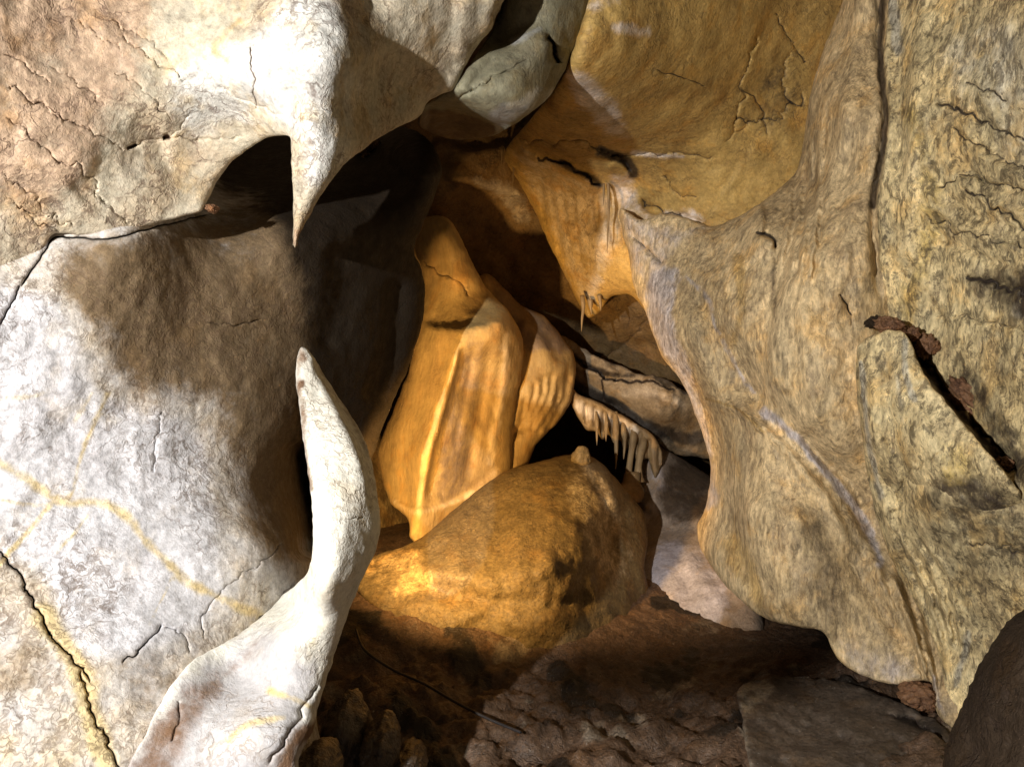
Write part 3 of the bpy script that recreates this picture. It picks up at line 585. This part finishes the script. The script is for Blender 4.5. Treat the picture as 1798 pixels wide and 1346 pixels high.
# --- mound, knob, slope
K_ = mass('flowstone_mound', [(622, 992), (665, 972), (710, 958), (750, 935), (800, 892), (850, 852), (890, 825), (940, 812), (985, 800), (1020, 797), (1050, 808), (1080, 838), (1105, 868), (1130, 900), (1137, 950), (1132, 1000), (1150, 1060), (1210, 1120),
    (1150, 1190, 10), (1000, 1190, 10), (860, 1170, 10), (740, 1120, 10), (650, 1060, 10), (615, 1020)],
    [(640, 1000, 3.12), (750, 1020, 3.0), (850, 1050, 2.95), (850, 950, 3.12), (900, 870, 3.3), (1000, 820, 3.45), (1000, 950, 3.08), (1000, 1080, 2.96), (1080, 880, 3.42), (1080, 1000, 3.25), (1120, 920, 3.52), (1130, 1080, 3.25), (760, 950, 3.22),
     (1190, 1110, 3.35), (860, 1160, 2.92), (1050, 1180, 2.95)], m_mound, R=22, step=5.5, rough=.028, rscale=.35, thick=.4,
    strokes=[groove([(640, 985), (720, 1000), (800, 1060)], 25, .02), groove([(760, 930), (800, 960), (830, 1020)], 30, -.02), groove([(1095, 880), (1080, 950), (1100, 1020), (1160, 1080)], 18, .05), groove([(880, 830), (870, 900), (900, 1000)], 25, .012), groove([(1010, 810), (1020, 900), (1010, 1000)], 40, -.02), groove([(1055, 815), (1085, 900), (1095, 1000), (1110, 1060)], 12, -.035), groove([(690, 975), (790, 1010), (900, 1010), (1000, 990)], 16, -.02, 4), groove([(700, 1010), (820, 1050), (960, 1060), (1080, 1050)], 16, .025, 4)]
            + [groove([(820 + 30 * i, 880 - 12 * i), (815 + 31 * i, 960), (830 + 30 * i, 1060)], 7, .004 * (-1) ** i, 4) for i in range(9)],
    paint=[area('vein', [(620, 985), (720, 955), (770, 1040), (700, 1050), (640, 1020)], 18, .55), area('stain_shade', [(860, 930), (1000, 900), (1010, 1000), (920, 1080), (850, 1040)], 60, .35), area('pale', [(980, 810), (1060, 820), (1110, 960), (1090, 1040), (1030, 990), (1000, 900)], 35, .5)])  # the pale area paints white lamplight onto the right flank
tag(K_, 'large rounded ochre flowstone mound in front of the honey block', 'flowstone mound')

L_ = mass('flowstone_slope', [(1125, 770), (1190, 800), (1260, 850), (1310, 950), (1340, 1120), (1260, 1135), (1180, 1120), (1100, 1060), (1070, 960), (1085, 880), (1120, 850)],
    [(1140, 780, 4.1), (1220, 830, 4.1), (1150, 880, 3.95), (1230, 900, 3.85), (1100, 900, 4.0), (1180, 980, 3.55), (1120, 1000, 3.6), (1250, 1050, 3.3), (1190, 1080, 3.3), (1300, 1000, 3.4), (1310, 1110, 3.15)], m_slope, R=26, thick=.4, rough=.02,
    strokes=[groove([(1150, 800), (1160, 850), (1130, 900)], 14, -.04), groove([(1130, 900), (1180, 930), (1230, 920)], 30, .06), groove([(1200, 880), (1180, 960), (1230, 1060)], 16, .02), groove([(1230, 960), (1260, 1020), (1300, 1070)], 14, .03)],
    paint=[area('pale', [(1130, 980), (1180, 950), (1240, 980), (1280, 1060), (1240, 1105), (1160, 1070), (1120, 1030)], 28, .9), area('stain_shade', [(1180, 800), (1260, 810), (1260, 900), (1180, 920), (1150, 880)], 25, .75), line('pale', [(1145, 800), (1160, 850), (1200, 890)], 13, .5)])
tag(L_, 'pale lilac flowstone slope between the ochre mound and the pillar', 'flowstone slope')

# --- great buff pillar
Fp = mass('rock_pillar', [(1600, -90), (1500, -90), (1480, 0), (1452, 70), (1424, 160), (1412, 240), (1398, 300), (1350, 345), (1300, 378), (1250, 397), (1215, 386, 10), (1165, 376, 10), (1125, 386, 10), (1090, 366, 10), (1092, 405), (1104, 445), (1112, 500), (1133, 548),
    (1161, 622), (1196, 669), (1223, 731), (1242, 790), (1248, 829), (1240, 887), (1224, 926), (1232, 965), (1262, 1012), (1300, 1052, 14), (1345, 1085, 12), (1400, 1100, 10), (1445, 1110, 10), (1470, 1155, 10), (1500, 1178, 10), (1560, 1200, 10), (1632, 1196, 10), (1640, 1240, 12), (1662, 1270, 10),
    (1720, 1300), (1720, -90)],
    [(1100, 380, 3.3), (1110, 450, 3.25), (1200, 420, 3.12), (1150, 520, 3.1), (1250, 410, 3.05), (1230, 560, 2.85), (1200, 640, 2.95), (1400, 310, 2.95), (1350, 400, 2.8), (1350, 550, 2.62), (1300, 650, 2.72), (1480, 50, 2.95), (1500, 200, 2.68), (1500, 400, 2.5),
     (1480, 600, 2.45), (1480, 750, 2.45), (1240, 780, 3.0), (1300, 800, 2.76), (1380, 800, 2.62), (1460, 850, 2.58), (1245, 900, 3.0), (1320, 900, 2.64), (1400, 950, 2.5), (1240, 960, 2.95), (1320, 1020, 2.65), (1420, 1080, 2.5), (1540, 980, 2.52), (1500, 1100, 2.48),
     (1560, 1180, 2.42), (1640, 1220, 2.32), (1560, -60, 2.78), (1570, 300, 2.56), (1600, 600, 2.56), (1640, 1000, 2.52), (1700, 300, 2.7)], m_pill, R=34, step=6, rough=.018, rscale=.3, thick=.5,
    strokes=[groove([(1205, 480), (1245, 555), (1290, 640), (1330, 700), (1400, 770), (1470, 840), (1520, 920), (1548, 1000)], 26, .06), groove([(1330, 700), (1400, 775), (1460, 850), (1520, 960), (1570, 1060), (1620, 1160)], 9, -.025, 2),
             groove([(1240, 700), (1300, 720), (1360, 770), (1440, 860), (1490, 960)], 9, -.03, 2), groove([(1150, 440), (1130, 500), (1170, 600), (1230, 700), (1262, 800), (1262, 880)], 16, .025), ledge([(1440, 280), (1425, 360), (1380, 480), (1350, 600), (1345, 720)], 10, .05, 70, 1, jit=2),
             groove([(1510, -40), (1500, 120), (1470, 260), (1440, 380)], 16, -.03), groove([(1545, -60), (1545, 100), (1553, 200), (1545, 290), (1533, 350), (1538, 450), (1540, 540)], 7, .05, 2), crack([(1328, 405), (1345, 412), (1365, 435)], 3.5, .03, 2, 1),
             ledge([(1330, 345), (1345, 380), (1340, 410), (1365, 435)], 6, -.06, 50, 1, jit=2), crack([(1475, 515), (1485, 535), (1496, 555)], 2.4, .02, 2, .9), crack([(1496, 555), (1494, 575)], 1.6, .01, 1, .6), groove([(1100, 400), (1140, 445), (1165, 460)], 5, .015), crack([(1112, 415), (1140, 440), (1162, 462)], 2, .015, 1, .6),
             ledge([(1400, 760), (1440, 810), (1490, 850), (1510, 900)], 8, .04, 60, -1), groove([(1275, 860), (1300, 960), (1350, 1060)], 20, .03), groove([(1560, 1000), (1600, 1090), (1635, 1190)], 10, -.03), groove([(1480, 960), (1540, 1060), (1600, 1150)], 12, .02),
             crack([(1240, 690), (1290, 710), (1340, 760)], 1.8, -.01, 2, 0)]
            + [groove([(1455 + 14 * i, 60), (1415 + 17 * i, 330), (1392 + 15 * i, 560), (1420 + 13 * i, 740), (1490 + 9 * i, 900), (1560 + 8 * i, 1060), (1625 + 4 * i, 1200)], (12, 20, 9, 16, 24, 10, 14)[i], (.012, -.02, .008, -.012, .016, -.008, .012)[i], 4, .06) for i in range(7)]
            + [groove([(1180 + 26 * i, 500 + 10 * i), (1215 + 26 * i, 640 + 12 * i), (1275 + 22 * i, 800), (1300 + 20 * i, 960), (1340 + 16 * i, 1080)], (14, 22, 10, 18, 12)[i], (.012, -.016, .008, -.012, .01)[i], 4, .08) for i in range(5)]
            + [groove([(1380 + 9 * i, 300 - 12 * i), (1378 + 8 * i, 380), (1362 + 8 * i, 470 + 5 * i)], 4, .012 * (-1) ** i, 2) for i in range(9)]
            + [groove([(1550 + 14 * i, 1010 - 10 * i), (1590 + 10 * i, 1100), (1640 + 4 * i, 1240)], 4, .012 * (-1) ** i, 2) for i in range(5)],
    paint=[line('pale', [(1205, 485), (1240, 520), (1255, 570), (1275, 610), (1300, 660), (1322, 690)], 6, .7), line('pale', [(1340, 720), (1400, 770), (1460, 840), (1520, 920), (1548, 990)], 10, .8), area('pale', [(1130, 520), (1150, 470), (1190, 470), (1180, 560), (1200, 620), (1240, 740), (1260, 880), (1240, 900), (1215, 720), (1150, 600)], 14, .8),
           area('pale', [(1090, 370), (1140, 385), (1240, 392), (1280, 385), (1200, 430), (1150, 500), (1110, 480)], 18, .5), area('pale', [(1470, 1120), (1560, 1130), (1620, 1190), (1560, 1205), (1490, 1175)], 30, .5), area('pale', [(1640, 1180), (1670, 1270), (1645, 1240)], 12, .7),
           line('vein', [(1300, 450), (1302, 520), (1290, 600)], 12, .7), line('vein', [(1260, 470), (1240, 560), (1260, 640)], 25, .35), line('vein', [(1240, 700), (1290, 715), (1340, 755)], 4, .8), area('vein', [(1260, 960), (1300, 930), (1360, 1080), (1310, 1050)], 18, .65), line('vein', [(1440, 380), (1430, 560), (1380, 700)], 25, .35),
           area('stain_shade', [(1400, 900), (1460, 900), (1500, 1080), (1440, 1100), (1400, 1000)], 35, .5), line('stain_shade', [(1550, -40), (1545, 100), (1555, 200), (1545, 290), (1530, 360)], 8, .9), area('stain_shade', [(1250, 850), (1290, 850), (1330, 960), (1280, 950)], 25, .35), line('stain_shade', [(1355, 440), (1362, 560)], 9, .5),
           area('stain_shade', [(1340, 880), (1400, 860), (1430, 1000), (1350, 1000)], 40, .3), line('stain_shade', [(1410, 260), (1380, 330), (1330, 385)], 16, .4)])
tag(Fp, 'tall buff limestone pillar with a grey calcite trickle running down it', 'rock pillar')

# --- right wall with the raised flake
fl_edge = [(1508, 640), (1503, 612), (1520, 594), (1548, 583), (1578, 580), (1596, 592), (1606, 622), (1626, 662), (1660, 705), (1700, 752), (1742, 802), (1780, 848)]
W_CTRL = [(2650, 0, 1.35), (2650, 600, 1.3), (2650, 1300, 1.35), (1550, 0, 2.68), (1550, 200, 2.5), (1540, 400, 2.44), (1540, 550, 2.42), (1600, 100, 2.48), (1650, 300, 2.3), (1700, 100, 2.25), (1880, 0, 1.9), (1880, 400, 1.9), (1750, 500, 2.1), (1620, 450, 2.32), (1510, 650, 2.38), (1600, 750, 2.2), (1700, 700, 2.12), (1880, 800, 1.85), (1535, 850, 2.4),
     (1620, 900, 2.2), (1750, 950, 2.05), (1600, 1020, 2.4), (1660, 1060, 2.28), (1665, 1220, 2.28), (1730, 1120, 2.2), (1860, 1150, 2.0)]
W_ = mass('rock_wall', [(1556, -90, 14), (1560, 0, 12), (1552, 100, 12), (1560, 200, 10), (1552, 290, 10), (1540, 350, 10), (1544, 450, 8), (1545, 545, 8), (1525, 570, 8), (1503, 602, 10), (1506, 700, 14), (1518, 800, 16), (1532, 880, 16), (1556, 960, 14), (1585, 1020, 12), (1622, 1085, 12), (1648, 1150),
    (1655, 1220), (1672, 1275), (1720, 1330), (1900, 1330), (2700, 1500), (2700, -250), (1900, -150)],
    W_CTRL, m_wall, R=18, step=6, rough=.022, rscale=.25, thick=.3,
    strokes=[ledge(fl_edge, 7, .17, 120, -1, jit=1.5, taper=.06), crack([(1530, 575), (1560, 565), (1600, 585), (1625, 630), (1670, 690), (1715, 745), (1760, 800), (1800, 850)], 4, .03, 4, .8), groove([(1570, -60), (1575, 80), (1580, 200), (1570, 330)], 13, .03), groove([(1620, -60), (1610, 150), (1600, 350), (1590, 480)], 16, -.03),
             groove([(1660, 360), (1650, 480), (1640, 600)], 20, .02), groove([(1525, 650), (1530, 750), (1548, 860), (1580, 980)], 8, -.025), groove([(1550, 640), (1560, 760), (1590, 900)], 9, .02), crack([(1640, 180), (1700, 200), (1760, 230), (1830, 270)], 3, .02, 4, .9), crack([(1690, 330), (1740, 360), (1830, 420)], 3, .02, 4, .9),
             crack([(1670, 220), (1740, 270), (1820, 300)], 2.5, .015, 4, .8), crack([(1640, 330), (1700, 310), (1830, 340)], 2.5, .015, 4, .8), crack([(1700, 480), (1760, 505), (1830, 520)], 4, .02, 5, .9), crack([(1700, 150), (1740, 160), (1770, 180)], 2.5, .015, 4, .8), crack([(1620, 380), (1700, 410), (1820, 440)], 2, .012, 4, .7),
             crack([(1560, 900), (1600, 830), (1650, 790)], 1.8, .01, 4, .5), crack([(1700, 950), (1760, 960), (1830, 985)], 2.4, .015, 4, .7), crack([(1640, 560), (1720, 560), (1810, 580)], 2, .012, 5, .6)]
            + [groove([(1600 + 16 * i, 350 - 30 * i), (1660 + 16 * i, 420 - 26 * i), (1780 + 14 * i, 470 - 30 * i)], 7, .016 * (-1) ** i, 3) for i in range(8)]
            + [groove([(1560 + 12 * i, 920 + 5 * i), (1610 + 12 * i, 1020), (1650 + 8 * i, 1140)], 4, .012 * (-1) ** i, 2) for i in range(6)],
    paint=[line('pale', [(1568, -60), (1570, 30), (1578, 90)], 11, 1), area('pale', [(1650, 60), (1760, 20), (1860, 60), (1860, 330), (1750, 300), (1690, 180)], 60, .55), area('pale', [(1700, 580), (1760, 560), (1790, 640), (1720, 650)], 25, .35), line('pale', [(1800, 530), (1790, 545)], 16, .9), line('pale', [(1590, 600), (1590, 650), (1605, 700)], 7, .9), line('pale', [(1515, 640), (1525, 760), (1545, 870)], 8, .8),
           line('pale', [(1575, 660), (1585, 740)], 9, .5), area('stain_shade', [(1690, 480), (1860, 470), (1860, 600), (1740, 540)], 40, .7), area('stain_shade', [(1600, 860), (1700, 830), (1800, 860), (1860, 1000), (1700, 1050), (1620, 980)], 60, .5), line('stain_shade', [(1700, 660), (1760, 760), (1830, 900)], 30, .6), line('stain_shade', [(1620, 640), (1680, 720), (1760, 810)], 18, .7),  # last line paints in the flake's shadow along the crack beside it
           area('stain_shade', [(1760, 60), (1860, 60), (1860, 140), (1740, 110)], 30, .4), area('stain_shade', [(1680, 1060), (1790, 1040), (1740, 1150), (1680, 1200)], 30, .4), line('pale', [(1700, 1110), (1690, 1160), (1680, 1200)], 9, .7), line('vein', [(1600, 200), (1640, 340), (1620, 460), (1590, 560)], 30, .5), area('vein', [(1640, 780), (1720, 780), (1730, 830), (1660, 850)], 25, .4)])
tag(W_, 'mottled golden right hand wall with a raised flake and dark cracks', 'rock wall')

wd = tps(W_CTRL, .002)
def wy(x, y, d): return (x, y, float(wd(np.array([[x, y]]))[0]) + d)
mass('flake', [(p[0], p[1], 9) for p in fl_edge] + [(1800, 900, 5), (1770, 980, 4), (1700, 1010, 4), (1640, 990, 4), (1585, 945, 4), (1550, 890, 5), (1528, 800, 8), (1514, 700, 9)],
     [wy(x, y, -.05) for x, y in ((1510, 640), (1530, 610), (1590, 610), (1600, 650), (1560, 700), (1640, 720), (1720, 800), (1530, 760))] + [wy(1620, 800, -.03), wy(1560, 840, -.02), wy(1680, 880, 0), wy(1770, 860, -.03)]
     + [wy(x, y, .05) for x, y in ((1800, 930), (1740, 1010), (1640, 1000), (1570, 940), (1535, 880))], m_wall, R=8, step=5, rough=.022, rscale=.25, thick=.1, jit=3, parent=W_,
     strokes=[groove([(1525, 640), (1535, 740), (1550, 840)], 8, -.02), groove([(1556, 620), (1566, 740), (1600, 880)], 8, .02), groove([(1585, 620), (1620, 740), (1670, 850)], 10, -.015), crack([(1560, 880), (1600, 830), (1650, 790)], 1.8, .01, 4, .5)],
     paint=[line('pale', [(1588, 600), (1590, 650), (1605, 700)], 7, .9), line('pale', [(1512, 640), (1522, 760), (1545, 870)], 8, .85), line('pale', [(1575, 660), (1585, 740)], 8, .5), area('stain_shade', [(1640, 830), (1760, 840), (1790, 900), (1720, 980), (1640, 960)], 30, .6),
            line('stain_shade', [(1545, 640), (1556, 760)], 9, .4), area('vein', [(1640, 770), (1720, 790), (1730, 830), (1660, 850)], 22, .45)])

def lump(name, px, py, Y, rx, ry, rz, mat, label, cat, group=None, rot=0.0, amp=.3, sc=.55, sub=5, seed=0.0):
    import bmesh
    bm = bmesh.new(); bmesh.ops.create_icosphere(bm, subdivisions=sub, radius=1)
    V = np.array([v.co[:] for v in bm.verts]); Fc = [tuple(v.index for v in f.verts) for f in bm.faces]; bm.free()
    V = V * (1 + amp * fbm(V / sc + seed, 5, .55) - amp * .4 * np.abs(fbm(V / sc * 1.7 + seed + 9, 3)))[:, None]
    s = Y / F; V = V * np.array([rx * s, ry, rz * s])
    c, d = math.cos(rot), math.sin(rot)
    V = np.c_[V[:, 0] * c + V[:, 2] * d, V[:, 1], -V[:, 0] * d + V[:, 2] * c] + np.array(at(px, py, Y))
    return tag(mesh_obj(name, V, Fc, mat), label, cat, group)
lump('stalagmite', 1021, 802, 3.5, 17, .04, 19, m_mound, 'small amber stalagmite knob on the top of the ochre mound', 'stalagmite', None, .2, .2, .9, 4, 12)
gc = 'red clay lumps wedged in the flake crack'
lump('clay_lump', 1562, 571, 2.38, 26, .045, 14, m_clay, 'red clay lump on the upper tip of the raised flake', 'clay lump', gc, .3, seed=1)
lump('clay_lump', 1596, 586, 2.38, 15, .04, 14, m_clay, 'small dark clay knob between two larger lumps at the flake tip', 'clay lump', gc, 0, seed=2)
lump('clay_lump', 1624, 607, 2.38, 21, .05, 21, m_clay, 'rounded brown clay lump just below the flake tip', 'clay lump', gc, .5, seed=3)
lump('clay_lump', 1713, 712, 2.26, 60, .05, 22, m_clay, 'long cracked red clay slab in the crack beside the flake', 'clay lump', gc, .84, seed=4)
lump('clay_lump', 1762, 815, 2.12, 15, .03, 13, m_clay, 'lowest clay pebble in the crack beside the flake', 'clay lump', gc, .6, seed=5)
lump('clay_lump', 372, 366, 1.97, 10, .02, 8, m_clay, 'small ochre clay bit at the corner of the dark hollow', 'clay lump', None, 0, seed=6)
lump('rock_stub', 1535, 566, 2.42, 15, .03, 11, m_dark, 'small black stub beside the clay at the flake tip', 'rock', None, 0, seed=7)
lump('rock_plug', 655, 272, 2.95, 30, .12, 22, m_back, 'brown rock plug deep in the hollow behind the tooth', 'rock', None, .3, seed=8)

# --- dark boulder close to the camera
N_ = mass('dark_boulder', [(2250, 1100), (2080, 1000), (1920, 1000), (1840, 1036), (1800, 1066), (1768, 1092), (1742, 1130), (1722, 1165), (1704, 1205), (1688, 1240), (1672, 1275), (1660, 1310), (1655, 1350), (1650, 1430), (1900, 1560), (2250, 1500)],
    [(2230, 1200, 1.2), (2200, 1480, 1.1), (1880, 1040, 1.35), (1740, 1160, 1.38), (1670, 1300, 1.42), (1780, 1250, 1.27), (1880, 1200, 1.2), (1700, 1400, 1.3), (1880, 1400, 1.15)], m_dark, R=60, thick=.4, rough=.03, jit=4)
tag(N_, 'dark unlit boulder close by in the lower right corner', 'boulder')

# --- floor (one sheet) and what lies on it
fc = [(700, 1346, 2.2), (1000, 1346, 2.25), (1300, 1346, 2.2), (700, 1250, 2.45), (1000, 1250, 2.55), (1300, 1230, 2.6), (1500, 1240, 2.45), (650, 1150, 2.72), (900, 1150, 2.85), (1150, 1150, 3.0), (1350, 1150, 2.9), (760, 1062, 3.0), (860, 1088, 2.96), (1000, 1108, 2.98), (1110, 1105, 3.06), (1220, 1100, 3.15), (650, 1030, 3.1), (1300, 1110, 3.15), (1650, 1290, 2.2)]
FW = [((px - CX) / F * Y, Y, CAMZ + (CY - py) / F * Y) for px, py, Y in fc]
far = [(x, y, .25) for x, y in ((-4, -2), (0, -2), (4, -2), (-4, 2), (4, 2), (0, .8), (-1, 1.2), (1, 1.2))] + [(x, y, .5) for x, y in ((-4, 8), (0, 8), (4, 8), (0, 5), (2, 5), (-2, 5))]
fz = tps([(x * 300, y * 300, z) for x, y, z in FW + far], .01)
xs = np.concatenate([np.arange(-4.5, -.7, .2), np.arange(-.7, 1.5, .012), np.arange(1.5, 4.6, .2)])
ys = np.concatenate([np.arange(-2, 1.8, .2), np.arange(1.8, 3.5, .012), np.arange(3.5, 8.1, .2)])
GX, GY = np.meshgrid(xs, ys); gp = np.c_[GX.ravel(), GY.ravel()]
z = fz(gp * 300); fa = 1 - .8 * sstep(2.65, 2.95, gp[:, 1]); z += fa * .045 * fbm(np.c_[gp / .3, np.zeros(len(gp))], 6, .6) - fa * .045 * fbm(np.c_[gp / .16, np.full(len(gp), 4.)], 4, .6, True)
z += .005 * fbm(np.c_[gp / .05, np.full(len(gp), 6.)], 3, .6)
nx_, ny_ = len(xs), len(ys)
Fq = [(j * nx_ + i, j * nx_ + i + 1, (j + 1) * nx_ + i + 1, (j + 1) * nx_ + i) for j in range(ny_ - 1) for i in range(nx_ - 1)]
fm = np.zeros((len(gp), 4)); fm[:, 0] = sstep(.1, .6, fbm(np.c_[gp / .25, np.full(len(gp), 8.)], 4)); fm[:, 2] = sstep(.25, .7, fbm(np.c_[gp / .2, np.full(len(gp), 2.)], 4)) * .8
tag(mesh_obj('floor', np.c_[gp, z], Fq, m_floor, fm), kind='structure')

P_ = mass('floor_slab', [(1296, 1212), (1330, 1192), (1390, 1185), (1470, 1195), (1560, 1225), (1640, 1262), (1668, 1292), (1690, 1440), (1330, 1440), (1318, 1370), (1312, 1320), (1304, 1270)],
    [(1310, 1220, 2.5), (1400, 1195, 2.6), (1520, 1220, 2.5), (1640, 1270, 2.32), (1320, 1340, 2.13), (1500, 1340, 2.14), (1660, 1400, 1.98), (1350, 1420, 1.98)], m_slab, R=7, rough=.03, rscale=.18, thick=.15, jit=5, strokes=[groove([(1440, 1215), (1540, 1245), (1640, 1275)], 14, .02, 3), crack([(1560, 1250), (1600, 1265), (1655, 1290)], 3, .02, 3, .8)],
    paint=[line('pale', [(1300, 1215), (1320, 1200), (1345, 1210), (1310, 1240)], 14, .8), line('pale', [(1304, 1260), (1315, 1340), (1330, 1400)], 10, .5), line('stain_shade', [(1580, 1258), (1650, 1285)], 12, .8), area('stain_shade', [(1360, 1230), (1480, 1230), (1480, 1290), (1380, 1290)], 40, .35)])
tag(P_, 'flat dusty brown slab on the floor below the pillar', 'rock slab')
gl = 'wet black rocks at the foot of the fang'
for i, (px, py, Y, rx, rz, lb) in enumerate([(610, 1290, 2.15, 42, 70, 'tall wet black rock against the foot of the white fang'), (668, 1310, 2.1, 34, 50, 'glistening wet rock second from the white fang'), (560, 1350, 1.85, 40, 40, 'low wet rock under the foot of the white fang'), (720, 1340, 2.12, 30, 26, 'small wet rock farthest from the fang on the floor')]):
    lump('wet_rock', px, py, Y, rx, .12, rz, m_lump, lb, 'rock', gl, .2 * i, .15, .8, 5, 20 + i)
lump('clay_block', 1615, 1222, 2.36, 34, .06, 24, m_clay, 'reddish clay block under the lower edge of the pillar', 'clay block', None, .15, seed=30)

# cable
cp = spline([(625, 1105, 0), (640, 1140, 0), (690, 1175, 0), (745, 1200, 0), (800, 1232, 0), (860, 1262, 0), (915, 1285, 0)], 6)
def floor_hit(px, py):
    lo, hi = 1.9, 3.4
    for _ in range(30):
        m = (lo + hi) / 2; p = at(px, py, m)
        zf = fz(np.array([[p.x * 300, p.y * 300]]))[0] + .02
        if p.z > zf: lo = m
        else: hi = m
    return at(px, py, lo)
CPs = [floor_hit(x, y) for x, y, _ in cp]
V, Fc = [], []
for i, c in enumerate(CPs):
    t = (CPs[min(i + 1, len(CPs) - 1)] - CPs[max(i - 1, 0)]).normalized(); sd = t.cross(Vector((0, 0, 1))).normalized(); up = sd.cross(t)
    for j in range(8):
        a = j * math.pi / 4; V.append(tuple(c + (sd * math.cos(a) + up * math.sin(a)) * .0042))
Fc = [(i * 8 + j, i * 8 + (j + 1) % 8, (i + 1) * 8 + (j + 1) % 8, (i + 1) * 8 + j) for i in range(len(CPs) - 1) for j in range(8)]
tag(mesh_obj('cable', V, Fc, m_cable), 'thin black cable lying across the dark floor', 'cable')

# --- outer shell of the cave, far behind everything
def shell():
    nu, nv = 64, 32; V = []; Fc = []
    for j in range(nv + 1):
        el = -.15 + (math.pi / 2 + .1) * j / nv
        for i in range(nu + 1):
            az = math.radians(-115) + math.radians(230) * i / nu
            V.append((5.6 * math.sin(az) * math.cos(el), 1.2 + 5.2 * math.cos(az) * math.cos(el), .2 + 4.2 * math.sin(el)))
    V = np.array(V); V += .35 * fbm(V / 1.3, 4)[:, None] * np.array([.6, 1, .6])
    for j in range(nv):
        for i in range(nu):
            a = j * (nu + 1) + i; Fc.append((a, a + 1, a + nu + 2, a + nu + 1))
    return V, Fc
V, Fc = shell()
tag(mesh_obj('cave_wall', V, Fc, m_back), kind='structure')
